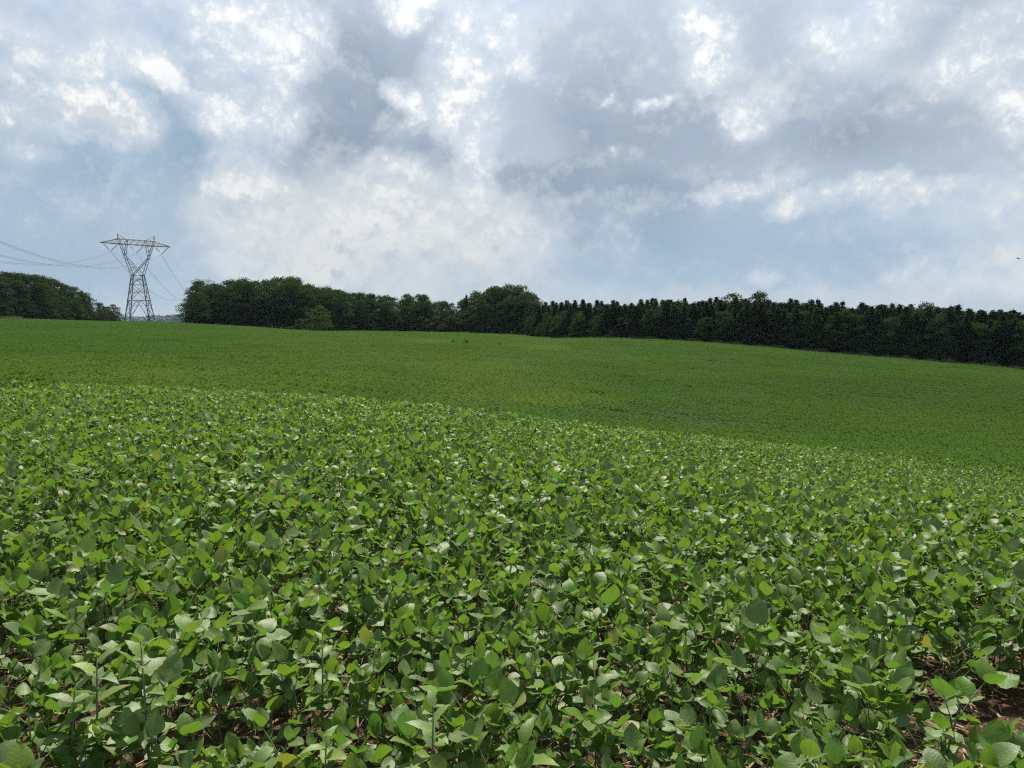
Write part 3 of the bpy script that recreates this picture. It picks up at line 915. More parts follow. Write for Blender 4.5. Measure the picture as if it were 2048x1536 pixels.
def broadleaf(seed, H=1.0, spread=0.34, low=0.12, lobes=26, cards=4200, tall=1.0, leaf=0.018, mat='tree_leaf'):
    """unit-height broadleaf tree: (trunk mesh, crown mesh)"""
    r = np.random.default_rng(seed)
    mb = MB()
    top = Vector((r.normal(0, 0.02), r.normal(0, 0.02), 0.72))
    path = [Vector((0, 0, -0.03)), Vector((r.normal(0, 0.006), r.normal(0, 0.006), 0.2)), Vector((top.x * 0.6, top.y * 0.6, 0.45)), top]
    mb.tube(path, [0.022, 0.017, 0.011, 0.003], n=8)
    C, Rr = [], []
    for k in range(lobes):
        # lobes fill an uneven egg, widest at two fifths of its height
        t = (k + r.uniform(0, 1)) / lobes
        z = low + (0.93 - low) * t
        env = spread * (math.sin(math.pi * min(1, 0.12 + 0.88 * t) ** 0.8) ** 0.6) * (1.0 if t < 0.75 else 1.0)
        a = k * 2.399 + r.uniform(-0.5, 0.5)
        rad = env * r.uniform(0.35, 0.95)
        c = np.array([math.cos(a) * rad, math.sin(a) * rad, z])
        lr = r.uniform(0.085, 0.175) * (1.15 - 0.4 * t)
        C.append(c); Rr.append(lr)
        if k % 2 == 0:
            zb = max(0.12, z - 0.16)
            st = Vector((0, 0, min(zb, 0.6)))
            e = Vector(c) * 0.92
            mb.tube([st, (st + e) / 2 + Vector((0, 0, 0.02)), e], [0.008, 0.005, 0.0015], n=5)
    C.append(np.array([top.x, top.y, 0.9])); Rr.append(0.10)
    C, Rr = np.array(C), np.array(Rr)
    w = Rr ** 2; w /= w.sum()
    which = r.choice(len(C), cards, p=w)
    d = r.normal(0, 1, (cards, 3)); d /= np.linalg.norm(d, axis=1, keepdims=True)
    d[:, 2] = np.where(d[:, 2] < -0.3, -d[:, 2] * 0.6, d[:, 2])
    rr = r.uniform(0.55, 1.0, (cards, 1)) ** 0.6
    # ragged outline: every lobe surface is broken by bumps
    wob = 1 + 0.22 * np.sin(d[:, :1] * 9 + which[:, None]) * np.sin(d[:, 2:] * 8 + 2 * which[:, None]) + r.normal(0, 0.07, (cards, 1))
    P = C[which] + d * rr * wob * Rr[which][:, None] * np.array([1.15, 1.15, 0.85])
    P[:, 2] = np.maximum(P[:, 2], 0.015)
    v, q, tint = leaf_cards(P, d, leaf, r)
    crown = fast_mesh("crown", v, q, MAT[mat], {"tint": ('FLOAT', tint.astype(np.float32))})
    return mb.mesh("trunk", MAT['bark'], True), crown

def pine(seed, low=0.15, spread=0.16, whorls=26, leaf=0.02):
    r = np.random.default_rng(seed)
    mb = MB()
    mb.tube([Vector((0, 0, -0.03)), Vector((0, 0, 0.5)), Vector((0, 0, 0.99))], [0.014, 0.010, 0.0015], n=7)
    P, Nn = [], []
    for k in range(whorls):
        t = k / (whorls - 1)
        z = low + (0.97 - low) * t
        L = spread * (1 - t) ** 0.8 * r.uniform(0.75, 1.2) + 0.012
        nb = r.integers(5, 8)
        a0 = r.uniform(0, 6.28)
        for b in range(nb):
            a = a0 + b * 6.283 / nb + r.uniform(-0.3, 0.3)
            Lb = L * r.uniform(0.65, 1.15)
            rise = r.uniform(-0.05, 0.35) * Lb
            e = Vector((math.cos(a) * Lb, math.sin(a) * Lb, z + rise))
            if b % 2 == 0: mb.tube([Vector((0, 0, z)), e], [0.003, 0.001], n=3, cap=False)
            m = max(8, int(38 * Lb / spread))
            u = r.uniform(0.15, 1.0, m) ** 0.7
            base = np.outer(u, np.array([e.x, e.y, rise])) + np.array([0, 0, z])
            base += r.normal(0, 0.012 + 0.008 * (1 - t), (m, 3))
            P.append(base); Nn.append(np.tile([math.cos(a) * 0.5, math.sin(a) * 0.5, 0.7], (m, 1)))
    P, Nn = np.concatenate(P), np.concatenate(Nn)
    v, q, tint = leaf_cards(P, Nn, leaf, r, 0.8)
    crown = fast_mesh("crown", v, q, MAT['pine_leaf'], {"tint": ('FLOAT', tint.astype(np.float32))})
    return mb.mesh("trunk", MAT['bark'], True), crown

BROAD = [broadleaf(500 + k, spread=0.30 + 0.02 * (k % 4), low=0.05 + 0.02 * (k % 3), lobes=19 + 3 * (k % 4), cards=5600, leaf=0.016) for k in range(8)]
TALLB = [broadleaf(540 + k, spread=0.24, low=0.25, lobes=26) for k in range(3)]
PINES = [pine(600 + k, low=0.08 + 0.05 * (k % 3), spread=0.17 + 0.02 * (k % 3), whorls=34, leaf=0.016) for k in range(6)]
SHRUB = [broadleaf(640 + k, spread=0.55, low=0.05, lobes=20, cards=1800, leaf=0.034) for k in range(4)]
PALE = [broadleaf(660 + k, spread=0.42, low=0.06, lobes=30, cards=4200, leaf=0.018, mat='bush_leaf') for k in range(2)]

def plant_tree(name, variant, x, y, h, label, cat="tree", group=None, rng=random, widen=1.0):
    trunk, crown = variant
    root = bpy.data.objects.new(name, None)
    COL.objects.link(root)
    root.location = (x, y, g1(x, y) - 0.1)
    root.rotation_euler = (0, 0, rng.uniform(0, 6.28))
    root.scale = (h * widen, h * widen, h)
    tag(root, label, cat, group)
    obj("trunk", trunk, root)
    obj("crown", crown, root)
    return root

def height_to(px, py, x, y):
    """height a tree at (x, y) needs for its top to stand at picture row py"""
    d = px_dir(px, py)
    return max(2.0, EYE + d.z / d.y * y - g1(x, y)) * 1.02

def wood(contour, fronts, step, rows, pick, rr):
    """rows of trees whose tops follow a skyline; yields px, x, y, h, row"""
    cx, cy = zip(*contour); fx, fd = zip(*fronts)
    px = contour[0][0]
    while px <= contour[-1][0]:
        for row in range(rows):
            p = px + rr.uniform(-0.35, 0.35) * step + row * step * 0.45
            p = min(max(p, contour[0][0]), contour[-1][0])
            dep = np.interp(p, fx, fd) + 4 + row * 7.5 + rr.uniform(-1.5, 1.5)
            x, y = at_depth(p, dep)
            yield p, x, y, np.interp(p, cx, cy), row
        px += step

rr = random.Random(21)
# left wood
L_CONT = [(-60, 548), (0, 546), (40, 543), (70, 548), (110, 560), (150, 576), (180, 590), (204, 606), (216, 614)]
L_FRONT = [(-60, 318), (0, 320), (100, 345), (204, 385), (216, 385)]
n = 0
for p, x, y, top, row in wood(L_CONT, L_FRONT, 19, 3, None, rr):
    t = top + rr.uniform(-3, 5) + (rr.uniform(10, 26) if row == 0 else 0)
    use_pine = row > 0 and rr.random() < 0.3
    plant_tree("pine_tree" if use_pine else "broadleaf_tree", rr.choice(PINES if use_pine else BROAD), x, y, height_to(p, t, x, y),
               ("dark pointed pine" if use_pine else "dark round broadleaf tree") + " in the wood left of the steel pylon", "tree",
               "pines in the left wood" if use_pine else "broadleaf trees in the left wood", rr, 1.05)
x, y = at_depth(228, 372)
plant_tree("broadleaf_tree", BROAD[2], x, y, height_to(228, 608, x, y), "small round tree at the foot of the left wood, right beside the pylon", "tree", None, rr, 1.15)
# middle wood
C_CONT = [(392, 562), (410, 561), (450, 562), (490, 556), (540, 556), (580, 553), (612, 561), (640, 572), (690, 577), (720, 585), (760, 588),
          (800, 592), (850, 586), (872, 597), (900, 605), (925, 598), (960, 579), (1000, 572), (1040, 570), (1066, 584)]
C_FRONT = [(392, 304), (620, 304), (800, 326), (930, 322), (1066, 300)]
for p, x, y, top, row in wood(C_CONT, C_FRONT, 21, 3, None, rr):
    t = top + rr.uniform(-2, 5) + (rr.uniform(4, 34) if row == 0 else (rr.uniform(0, 8) if row == 1 else 0))
    which = "left" if p < 620 else ("middle" if p < 900 else "right")
    lab = {"left": "dark broadleaf tree in the left, tallest stretch of the central wood",
           "middle": "dark broadleaf tree in the dipping middle stretch of the central wood",
           "right": "dark broadleaf tree in the humped right end of the central wood"}[which]
    plant_tree("broadleaf_tree", rr.choice(BROAD + TALLB), x, y, height_to(p, t, x, y), lab, "tree", "central wood, %s stretch" % which, rr, 1.0 if row else 1.1)
x, y = at_depth(397, 300)
plant_tree("broadleaf_tree", BROAD[5], x, y, height_to(397, 562, x, y), "ragged leafy tree at the left end of the central wood beside the cables", "tree", None, rr, 0.85)
x, y = at_depth(640, 291)
plant_tree("bush_tree", PALE[0], x, y, height_to(640, 612, x, y), "pale green rounded bush in front of the dark central wood", "bush", None, rr, 1.35)
x, y = at_depth(600, 293)
plant_tree("bush_tree", SHRUB[1], x, y, height_to(600, 638, x, y), "low dark bush left of the pale green bush", "bush", None, rr, 1.4)
x, y = at_depth(933, 330)
plant_tree("pine_tree", PINES[1], x, y, height_to(933, 590, x, y), "lone pointed tip sticking up in the dip of the central wood", "tree", None, rr, 0.8)
# right pine wood
R_CONT = [(1060, 606), (1150, 604), (1250, 603), (1350, 599), (1400, 597), (1600, 601), (1700, 608), (1800, 612), (1860, 611), (1950, 620), (2048, 624), (2110, 628)]
R_FRONT = [(1060, 290), (1100, 262), (1120, 252), (1200, 236), (1400, 218), (1700, 198), (2048, 178), (2110, 175)]
for p, x, y, top, row in wood(R_CONT, R_FRONT, 11, 3, None, rr):
    broad = rr.random() < (0.45, 0.15, 0.45)[row]
    t = top + rr.uniform(-4, 4) + (rr.uniform(3, 18) if row == 0 else (rr.uniform(-2, 10) if row == 1 else 0))
    side = "near the central wood" if p < 1400 else ("in the middle stretch" if p < 1720 else "at the right end")
    if broad:
        plant_tree("broadleaf_tree", rr.choice(BROAD), x, y, height_to(p, t + (12, 8, 7)[row], x, y), "dark round broadleaf tree among pines of the right wood, " + side, "tree",
                   "broadleaf trees of the right wood " + side, rr, 1.0)
    else:
        plant_tree("pine_tree", rr.choice(PINES), x, y, height_to(p, t, x, y), "dark pointed pine of the long right wood, " + side, "tree",
                   "pines of the right wood " + side, rr, 1.5)
for px, py, lab in [(1462, 585, "left one of two round crowns rising above the right pine wood"), (1516, 585, "right one of two round crowns rising above the right pine wood"),
                    (1850, 607, "broad round crown above the pines of the right wood"), (1905, 612, "round crown just right of the broadest crown over the right wood")]:
    dep = np.interp(px, *zip(*R_FRONT)) + 22
    x, y = at_depth(px, dep)
    plant_tree("broadleaf_tree", rr.choice(BROAD), x, y, height_to(px, py, x, y), lab, "tree", None, rr, 1.0)
# bushy edge of the right wood
px = 1075
while px < 2090:
    dep = np.interp(px, *zip(*R_FRONT)) + rr.uniform(0.5, 3.5)
    x, y = at_depth(px, dep)
    base = np.interp(px, [1060, 1120, 1200, 1400, 1700, 2048], [666, 675, 675, 682, 707, 737])
    fr = rr.uniform(0.25, 0.62) if px < 1880 else rr.uniform(0.12, 0.35)
    t = base - (base - np.interp(px, *zip(*R_CONT))) * fr
    v, nm, wd = (rr.choice(SHRUB), "edge_bush", 1.3) if fr < 0.4 else (rr.choice(BROAD), "edge_tree", 1.15)
    side = "near the central wood" if px < 1400 else ("along its middle" if px < 1720 else "at its right end")
    plant_tree(nm, v, x, y, height_to(px, t, x, y), ("low dark bush" if fr < 0.4 else "short bushy tree") + " on the field edge of the right wood " + side,
               "bush" if fr < 0.4 else "tree", ("edge bushes " if fr < 0.4 else "short edge trees ") + side, rr, wd)
    px += rr.uniform(9, 19)
for px, py, wd, v, lab in [(1162, 626, 1.0, PALE[1], "yellow green bushy tree lit against the dark right wood"),
                       (2030, 708, 1.0, PALE[0], "bright green shrub glimpsed between trunks at the far right")]:
    dep = np.interp(px, *zip(*R_FRONT)) + (1.0 if px < 2000 else 14)
    x, y = at_depth(px, dep)
    plant_tree("bush_tree", v, x, y, height_to(px, py, x, y), lab, "bush", None, rr, wd)
# bushy edge of the middle and left woods
for (a, b, fronts, cont, nm) in ((396, 1060, C_FRONT, C_CONT, "central"), (-20, 238, L_FRONT, L_CONT, "left")):
    px = a
    while px < b:
        dep = np.interp(px, *zip(*fronts)) + rr.uniform(-1.0, 2.0)
        x, y = at_depth(px, dep)
        h = rr.uniform(3.0, 8.0)
        plant_tree("edge_bush", rr.choice(SHRUB), x, y, h, "low dark bush along the field edge of the %s wood" % nm, "bush", "edge bushes of the %s wood" % nm, rr, 1.3)
        px += rr.uniform(6, 11)
# hazy trees far beyond the pylon
for k in range(26):
    px = 238 + 6.2 * k; dep = 3300 + 140 * ((k * 7) % 5)
    py = np.interp(px, [238, 262, 285, 305, 335, 355, 368, 378, 395], [635, 632, 633, 631, 630, 629, 625, 628, 630]) + rr.uniform(-1, 1)
    x, y = at_depth(px, dep)
    plant_tree("distant_tree", BROAD[k % 8], x, y, max(height_to(px, py, x, y), 9.0), "small hazy tree on the skyline beyond the pylon", "tree", "hazy trees beyond the pylon", rr, 1.0)
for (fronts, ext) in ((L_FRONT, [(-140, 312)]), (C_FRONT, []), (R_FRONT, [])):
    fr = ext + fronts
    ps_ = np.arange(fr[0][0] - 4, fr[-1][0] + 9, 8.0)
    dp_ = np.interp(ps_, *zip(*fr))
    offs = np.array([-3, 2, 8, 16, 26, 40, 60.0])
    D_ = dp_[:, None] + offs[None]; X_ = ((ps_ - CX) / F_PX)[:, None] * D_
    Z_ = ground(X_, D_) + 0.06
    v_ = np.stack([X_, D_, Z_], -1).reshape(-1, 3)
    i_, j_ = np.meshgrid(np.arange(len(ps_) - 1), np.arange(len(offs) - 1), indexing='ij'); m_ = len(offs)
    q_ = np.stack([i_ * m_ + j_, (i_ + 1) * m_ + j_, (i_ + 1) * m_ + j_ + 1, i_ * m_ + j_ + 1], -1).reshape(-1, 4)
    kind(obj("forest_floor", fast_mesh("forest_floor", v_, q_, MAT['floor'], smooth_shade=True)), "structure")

# weeds standing out of the crop on the far slope
for px, py, h, lab in [(906, 683, 1.15, "dark weed clump on the crest in front of the central wood, left of a pair"),
                       (933, 683, 1.3, "dark weed clump on the crest in front of the central wood, right of a pair"),
                       (1000, 689, 1.2, "pale weed clump on the crest right of the dark pair")]:
    x, y = at_depth(px, 168)
    plant_tree("weed_clump", (PALE if "pale" in lab else SHRUB)[0], x, y, h, lab, "weed", None, rr, 1.1)

# ================================================================== steel pylon and cables
TX, TY = at_depth(280, 316)
TZ = EYE + px_dir(280, 640).z / px_dir(280, 640).y * TY
ARM = Vector((0.763, 0.648, 0)).normalized()          # along the crossarm
LINE = Vector((-ARM.y, ARM.x, 0))                    # along the power line, away from the camera
def pylon(name, origin, s, label):
    root = bpy.data.objects.new(name, None); COL.objects.link(root)
    root.location = origin
    tag(root, label, "pylon")
    ang = math.atan2(ARM.y, ARM.x)
    root.rotation_euler = (0, 0, ang); root.scale = (s, s, s)
    # local frame: X along the arm, Y along the line
    H, WA, zT, zB = 36.6, 28.4, 35.0, 32.9
    wz = 19.6                                         # waist
    hb, hw = 5.2, 2.2                                 # half width at the base and the waist
    def part(nm, fn, mat='steel'):
        mb = MB(); fn(mb); return obj(nm, mb.mesh(nm, MAT[mat]), root)
    def half(z): return hb + (hw - hb) * z / wz
    lv = [0.0, 8.7, 15.6, 19.6]
    for sx in (-1, 1):
        for sy in (-1, 1):
            part("leg", lambda mb: mb.bar((sx * hb, sy * hb, -2.5), (sx * hw, sy * hw, wz), 0.30))
    def face_pts(f, z):
        h = half(z)
        return {0: ((-h, -h, z), (h, -h, z)), 1: ((h, -h, z), (h, h, z)), 2: ((h, h, z), (-h, h, z)), 3: ((-h, h, z), (-h, -h, z))}[f]
    lerp = lambda a, b, t: tuple(a[i] + (b[i] - a[i]) * t for i in range(3))
    for f in range(4):
        def lace(mb):
            for i in range(3):
                a0, b0 = face_pts(f, lv[i]); a1, b1 = face_pts(f, lv[i + 1])
                mb.bar(a1, b1, 0.2)
                if i == 0:                            # open splayed base: braces meet under the first ring
                    m = lerp(a1, b1, 0.5)
                    mb.bar(a0, m, 0.17); mb.bar(b0, m, 0.17)
                    for t in (0.25, 0.5, 0.75):
                        mb.bar(lerp(a0, a1, t), lerp(a0, m, t), 0.11); mb.bar(lerp(b0, b1, t), lerp(b0, m, t), 0.11)
                        mb.bar(lerp(a0, a1, t), lerp(a0, m, min(1, t + 0.25)), 0.1); mb.bar(lerp(b0, b1, t), lerp(b0, m, min(1, t + 0.25)), 0.1)
                else:
                    mb.bar(a0, b1, 0.15); mb.bar(b0, a1, 0.15)
                    m = lerp(lerp(a0, b1, 0.5), lerp(b0, a1, 0.5), 0.5)
                    mb.bar(lerp(a0, a1, 0.5), m, 0.1); mb.bar(lerp(b0, b1, 0.5), m, 0.1)
                    for t in (0.3, 0.7):
                        mb.bar(lerp(a0, a1, t), lerp(a0, b1, t * 0.7), 0.09); mb.bar(lerp(b0, b1, t), lerp(b0, a1, t * 0.7), 0.09)
        part("lattice_face", lace)
    # forked upper frame: two arms open like a V to the bridge
    ox = 7.1                                          # half width of the fork at the bridge
    ix = 3.6
    for sx in (-1, 1):
        def fork(mb):
            e = (sx * 4.75, 27.6)               # elbow
            for sy in (-1, 1):
                y0, y1 = sy * hw, sy * 1.5
                mb.bar((sx * hw, y0, wz), (sx * ox, y1, zT), 0.26)
                ey = sy * 1.9
                mb.bar((e[0], ey, e[1]), (sx * ix, y1, zT), 0.2)
                mb.bar((e[0], ey, e[1]), (-sx * hw * 0.9, y0, wz), 0.22)
                for k in range(1, 5):
                    t = k / 5
                    a = lerp((sx * hw, y0, wz), (e[0], ey, e[1]), t); b = lerp((-sx * hw * 0.9, y0, wz), (e[0], ey, e[1]), max(0.45, t))
                    mb.bar(a, b, 0.09)
                for k in range(1, 4):
                    t = k / 4
                    a = lerp((e[0], ey, e[1]), (sx * ox, y1, zT), t); b = lerp((e[0], ey, e[1]), (sx * ix, y1, zT), max(0, t - 0.15))
                    mb.bar(a, b, 0.1)
            for k in range(7):
                t = k / 6
                p = lerp((sx * hw, hw, wz), (sx * ox, 1.5, zT), t); q = (p[0], -p[1], p[2])
                mb.bar(p, q, 0.1)
        part("fork_arm", fork)
    def bridge(mb):
        for sy in (-1.5, 1.5):
            mb.bar((-ox, sy, zT), (ox, sy, zT), 0.24); mb.bar((-ox, sy, zB), (ox, sy, zB), 0.26)
            for k in range(12):
                x0, x1 = -ox + 2 * ox * k / 12, -ox + 2 * ox * (k + 1) / 12
                mb.bar((x0, sy, zT if k % 2 else zB), (x1, sy, zB if k % 2 else zT), 0.11)
        for k in range(7):
            x0 = -ox + 2 * ox * k / 6
            mb.bar((x0, -1.5, zB), (x0, 1.5, zB), 0.1)
    part("bridge_beam", bridge)
    for sx in (-1, 1):
        def cant(mb):
            tip = (sx * WA / 2, 0, zB)
            for sy in (-1.5, 1.5):
                mb.bar((sx * ox, sy, zT), tip, 0.2); mb.bar((sx * ox, sy, zB), tip, 0.25)
                for k in range(5):
                    t0, t1 = k / 5, (k + 0.5) / 5
                    a = lerp((sx * ox, sy, zB), tip, t0); b = lerp((sx * ox, sy, zT), tip, t1); c = lerp((sx * ox, sy, zB), tip, (k + 1) / 5)
                    mb.bar(a, b, 0.09); mb.bar(b, c, 0.09)
        part("crossarm", cant)
        def peak(mb):
            top = (sx * (ox + 0.3), 0, H + 0.6)
            for sy in (-1.5, 1.5):
                mb.bar((sx * ox, sy, zT), top, 0.16); mb.bar((sx * 3.6, sy, zT), top, 0.14)
        part("earth_wire_peak", peak)
    for cxn in (-10.15, 0.0, 10.15):
        for sgn in (-1, 1):
            def ins(mb):
                a, b = Vector((cxn + sgn * 3.0, 0, zB - 0.1)), Vector((cxn, 0, 29.6))
                mb.tube([a, a + (b - a) * 0.14], 0.06, n=5)
                k = 0
                pts, rad = [], []
                for i in range(25):
                    t = 0.14 + 0.82 * i / 24
                    pts.append(a + (b - a) * t); rad.append(0.17 if i % 2 else 0.09)
                mb.tube(pts, rad, n=6)
                mb.tube([a + (b - a) * 0.96, b], 0.06, n=5)
            part("insulator_string", ins, 'insulator')
    return root
def to_world(origin, s, lx, ly, lz):
    return Vector(origin) + ARM * lx * s + LINE * ly * s + Vector((0, 0, lz * s))
T1 = Vector((TX, TY, TZ))
pylon("pylon", T1, 1.0, "tall steel lattice pylon with wide crossarm standing in the gap between the woods")
SPAN = 520.0
d2 = Vector((-197, 523, 0)).normalized()
LINE = Vector((-ARM.y, ARM.x, 0))
T2 = T1 + LINE * 0
x2, y2 = at_depth(409, 800)
T2 = Vector((x2, y2, 0)); hh = EYE + px_dir(409, 563).z / px_dir(409, 563).y * y2
T2.z = hh - 33.0
pylon("pylon", T2, 1.0, "far steel pylon whose crossarm just shows above the central wood's left end")
def cable(pts, bundle, rad, label, grp):
    mb = MB()
    d = pts[-1] - pts[0]; side = Vector((d.y, -d.x, 0)).normalized()
    offs = [side * 0.23, -side * 0.23, Vector((0, 0, -0.4))] if bundle else [Vector((0, 0, 0))]
    for o_ in offs:
        mb.tube([p + o_ for p in pts], rad, n=4, cap=False)
    c = obj("power_cable" if bundle else "earth_wire", mb.mesh("cable", MAT['cable']))
    tag(c, label, "cable", grp)
def sagged(a, b, sag):
    return [a + (b - a) * (i / 40) - Vector((0, 0, 4 * sag * (i / 40) * (1 - i / 40))) for i in range(41)]
def outgoing(a, fall, rise):
    ph = math.radians(12.0)
    return [a + Vector((math.sin(ph) * s_, -math.cos(ph) * s_, -fall * s_ + rise * s_ * s_)) for s_ in np.linspace(0, 270, 46)]
for nm, cxn in (("left", -10.15), ("middle", 0.0), ("right", 10.15)):
    a_ = to_world(T1, 1, cxn, 0, 29.4)
    cable(sagged(a_, to_world(T2, 1, cxn, 0, 29.4), 19.0), True, 0.034, "power cable from the pylon's %s insulators sagging towards the far pylon" % nm, "cables behind the pylon")
    cable(outgoing(a_, 0.24, 0.00112), True, 0.034, "power cable from the pylon's %s insulators running to the left edge" % nm, "cables left of the pylon")
for nm, cxn in (("left", -7.4), ("right", 7.4)):
    a_ = to_world(T1, 1, cxn, 0, 37.3)
    cable(sagged(a_, to_world(T2, 1, cxn, 0, 37.3), 10.0), False, 0.012, "thin earth wire from the pylon's %s peak towards the far pylon" % nm, "earth wires")
    cable(outgoing(a_, 0.12, 0.00075), False, 0.012, "thin earth wire from the pylon's %s peak to the left edge" % nm, "earth wires")

# ================================================================== weeds among the near crop
def lance_mesh(seed, wid=0.26):
    r = np.random.default_rng(seed)
    ts = [0, 0.08, 0.18, 0.3, 0.42, 0.55, 0.68, 0.8, 0.91, 1.0]
    vs, uv, fs = [], [], []
    curl = r.uniform(0.3, 1.0); fold = r.uniform(0.1, 0.4)
    for i, t in enumerate(ts):
        w = wid * math.sin(math.pi * min(1, t ** 0.75 + 0.02)) ** 0.9 * (1.1 if i % 2 else 0.9) + 0.006
        for c in (-1, 0, 1):
            vs.append((c * w, t, 0.25 * math.sin(t * 2) * 0.3 - 0.4 * curl * t ** 2.3 + fold * abs(c) * w)); uv.append((0.5 + 0.4 * c, t))
    for i in range(len(ts) - 1):
        for k in range(2):
            fs.append((i * 3 + k, i * 3 + k + 1, i * 3 + k + 4, i * 3 + k + 3))
    return new_mesh("leaf", vs, fs, MAT['weed_leaf'], uv, True)
LANCES = [lance_mesh(700 + k, 0.20 + 0.03 * k) for k in range(4)]
def weed(px, py, h, n, leaf, label, seed):
    r = random.Random(seed)
    x, y = px_ground(px, py, h)
    root = bpy.data.objects.new("weed", None); COL.objects.link(root)
    root.location = (x, y, g1(x, y) - 0.005)
    tag(root, label, "weed")
    mb = MB(); ln = Vector((r.uniform(-0.04, 0.04), r.uniform(-0.04, 0.04), 0))
    mb.tube([Vector((0, 0, 0)), Vector((0, 0, h * 0.5)) + ln * 0.4, Vector((0, 0, h)) + ln], [0.0055, 0.0045, 0.002], n=6)
    obj("stem", mb.mesh("stem", MAT['stem'], True), root)
    a = r.uniform(0, 6.28)
    for k in range(n):
        t = 0.35 + 0.65 * k / (n - 1)
        a += 2.4 + r.uniform(-0.3, 0.3)
        pit = math.radians(-5 + 50 * t ** 3 + r.uniform(-14, 14))
        s = leaf * (1.0 - 0.5 * t ** 3) * r.uniform(0.85, 1.15)
        lf = obj("leaf", LANCES[r.randrange(4)], root)
        lf.matrix_basis = Matrix.LocRotScale(Vector((0, 0, h * t)) + ln * t * t, basis(a, pit, r.uniform(-0.3, 0.3)).to_quaternion(), Vector((s, s, s)))
WEEDS = [(180, 1290, 0.62, 16, 0.13, "tall weed with narrow pointed leaves above the soybeans near the left edge"),
         (290, 1278, 0.64, 16, 0.12, "tall weed with an upright flower tip right of another tall weed at the left"),
         (120, 1385, 0.50, 10, 0.13, "weed with hanging pale leaves in the lower left corner"),
         (1905, 1462, 0.30, 18, 0.13, "pale green weed rosette on the bare soil in the bottom right corner"),
         (1035, 1500, 0.45, 10, 0.16, "weed with large pointed striped leaves at the bottom middle edge"),
         (858, 1412, 0.52, 14, 0.12, "bright weed with a star of narrow leaves left of the bottom middle"),
         (1212, 1335, 0.48, 12, 0.10, "small bright weed star in a gap right of centre near the bottom"),
         (1762, 1190, 0.56, 12, 0.11, "pale star shaped weed among soybeans on the right"),
         (640, 1480, 0.42, 14, 0.12, "weed with serrated leaves at the bottom edge left of centre"),
         (480, 952, 0.66, 18, 0.13, "yellow green feathery weed standing over the soybeans on the left, farther back"),
         (640, 1262, 0.56, 12, 0.10, "weed with narrow leaves poking out left of the picture's middle")]
for k, w in enumerate(WEEDS):
    weed(*w, 900 + k)

# straw and stalk litter between the rows
def litter():
    n = 9000
    y = RNG.uniform(1.3, 8.0, n) ; x = RNG.uniform(-1, 1, n) * (y * 0.8 + 0.5)
    z = ground(x, y) + RNG.uniform(0.004, 0.03, n)
    a = RNG.uniform(0, 6.28, n); L = RNG.uniform(0.015, 0.09, n); w = RNG.uniform(0.0012, 0.004, n)
    tl = RNG.normal(0, 0.25, n)
    d = np.stack([np.cos(a), np.sin(a), tl], 1) * L[:, None]; s = np.stack([-np.sin(a), np.cos(a), RNG.normal(0, 0.4, n)], 1) * w[:, None]
    c = np.stack([x, y, z], 1)
    up = np.array([0, 0, 0.004])
    v = np.stack([c - d - s, c - d + s, c + s + up, c - s + up, c + d + s, c + d - s], 1).reshape(-1, 3)
    b = 6 * np.arange(n)[:, None]
    q = np.concatenate([b + np.array([0, 1, 2, 3]), b + np.array([3, 2, 4, 5])])
    o = obj("straw_litter", fast_mesh("straw_litter", v, q, MAT['straw']))
    kind(o, "stuff", "dry straw and stalk litter on the soil between the rows", "straw")
litter()

# dry grass verge and fence posts at the far left
def verge():
    n = 5000
    px = RNG.uniform(-120, 48, n); dep = RNG.uniform(312, 322, n)
    x = (px - CX) / F_PX * dep; y = dep; z = ground(x, y)
    h = RNG.uniform(0.5, 1.3, n) + 0.5; a = RNG.uniform(0, 6.28, n); w = 0.07
    s = np.stack([np.cos(a) * w, np.sin(a) * w, np.zeros(n)], 1); b = np.stack([x, y, z], 1)
    t = b + np.stack([RNG.normal(0, 0.3, n), RNG.normal(0, 0.3, n), h], 1)
    v = np.stack([b - s, b + s, t], 1).reshape(-1, 3)
    o = obj("dry_grass", fast_mesh("dry_grass", v, np.arange(3 * n).reshape(-1, 3), MAT['dry_grass']))
    kind(o, "stuff", "strip of pale dry grass below the left wood at the picture's edge", "grass")
verge()
# rank grass and weeds along the foot of the woods
def margin(fronts, p0, p1, n):
    px = RNG.uniform(p0, p1, n); dep = np.interp(px, *zip(*fronts)) + RNG.normal(-2.0, 1.3, n)
    x = (px - CX) / F_PX * dep; y = dep; z = ground(x, y)
    h = RNG.uniform(0.5, 1.2, n) * (1.0 + 0.5 * np.sin(px * 0.11) * np.sin(px * 0.037)); a = RNG.uniform(0, 6.28, n); w = RNG.uniform(0.05, 0.13, n)[:, None]
    s = np.stack([np.cos(a), np.sin(a), np.zeros(n)], 1) * w; b = np.stack([x, y, z], 1)
    t = b + np.stack([RNG.normal(0, 0.25, n), RNG.normal(0, 0.25, n), h], 1)
    v = np.stack([b - s, b + s, t], 1).reshape(-1, 3)
    return v
vv_ = np.concatenate([margin(C_FRONT, 396, 1066, 9000), margin(R_FRONT, 1066, 2110, 14000), margin(L_FRONT, 40, 230, 3000)])
kind(obj("rank_grass", fast_mesh("rank_grass", vv_, np.arange(len(vv_)).reshape(-1, 3), MAT['verge'])), "stuff", "rank grass and weeds along the foot of the woods", "grass")
for px, lab in ((2, "dark fence post at the very left edge of the field, outer of two"), (7, "dark fence post near the left edge of the field, inner of two")):
    x, y = at_depth(px, 311)
    mb = MB(); mb.tube([Vector((0, 0, -0.3)), Vector((0, 0, 1.2)), Vector((0, 0, 2.0)), Vector((0.01, 0, 2.05))], [0.17, 0.16, 0.15, 0.07], n=8)
    p = obj("fence_post", mb.mesh("fence_post", MAT['post']), None, (x, y, g1(x, y)))
    tag(p, lab, "fence post", "fence posts at the left edge")

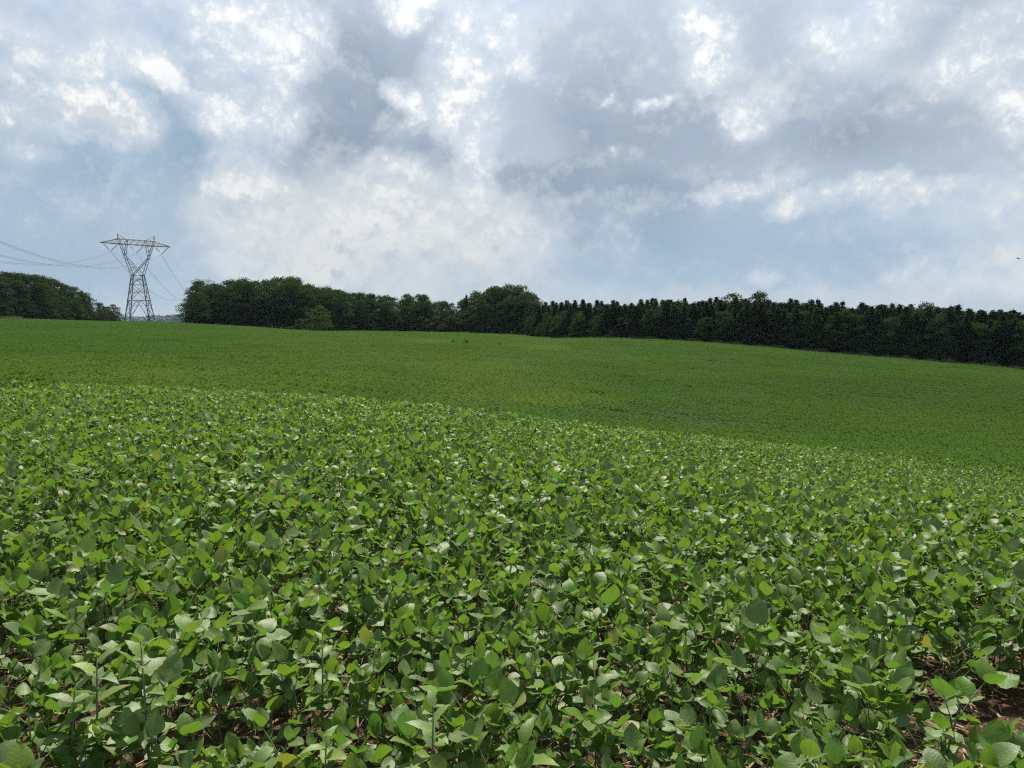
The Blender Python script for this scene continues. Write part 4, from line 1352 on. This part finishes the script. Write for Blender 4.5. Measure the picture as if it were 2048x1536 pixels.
# soaring bird low in the sky at the right edge
def bird():
    d = px_dir(2036, 517); t = 150.0
    vs, fs = [], []
    secs = [(-0.8, 0.05, 0.02, 0.10), (-0.45, 0.13, 0.025, 0.04), (-0.16, 0.16, 0.03, 0.0), (-0.07, 0.30, 0.08, 0.0), (0.07, 0.30, 0.08, 0.0), (0.16, 0.16, 0.03, 0.0), (0.45, 0.13, 0.025, 0.04), (0.8, 0.05, 0.02, 0.10)]
    for (sx, c, th, z) in secs:
        back = -0.05 - abs(sx) * 0.12
        for k in range(8):
            a = 2 * math.pi * k / 8
            vs.append((sx, back + c * math.cos(a), z + th * math.sin(a)))
    for i in range(len(secs) - 1):
        for k in range(8):
            fs.append((i * 8 + k, i * 8 + (k + 1) % 8, i * 8 + 8 + (k + 1) % 8, i * 8 + 8 + k))
    fs.append(tuple(range(8))); fs.append(tuple(range(63, 55, -1)))
    o = obj("bird", new_mesh("bird", vs, fs, MAT['bird'], None, True), None, (d.x * t, d.y * t, EYE + d.z * t), (0.15, 0.12, 0.5))
    tag(o, "small dark bird gliding low in the sky near the right edge", "bird")
bird()

# ================================================================== air
def haze_box():
    R_ = 9050.0
    v = [(-R_, -R_, -60), (R_, -R_, -60), (R_, R_, -60), (-R_, R_, -60), (-R_, -R_, 75), (R_, -R_, 75), (R_, R_, 75), (-R_, R_, 75)]
    f = [(3, 2, 1, 0), (4, 5, 6, 7), (0, 1, 5, 4), (1, 2, 6, 5), (2, 3, 7, 6), (3, 0, 4, 7)]
    m, nt = new_mat('haze_air')
    pv = N(nt, 'ShaderNodeVolumePrincipled')
    pv.inputs['Color'].default_value = (0.66, 0.84, 1.0, 1)
    pv.inputs['Density'].default_value = HAZE
    pv.inputs['Anisotropy'].default_value = 0.2
    out = N(nt, 'ShaderNodeOutputMaterial'); nt.links.new(pv.outputs[0], out.inputs['Volume'])
    o = obj("haze", new_mesh("haze", v, f, m))
    kind(o, "stuff", "faint bluish summer haze over the fields", "haze")
HAZE = 0.00003
haze_box()
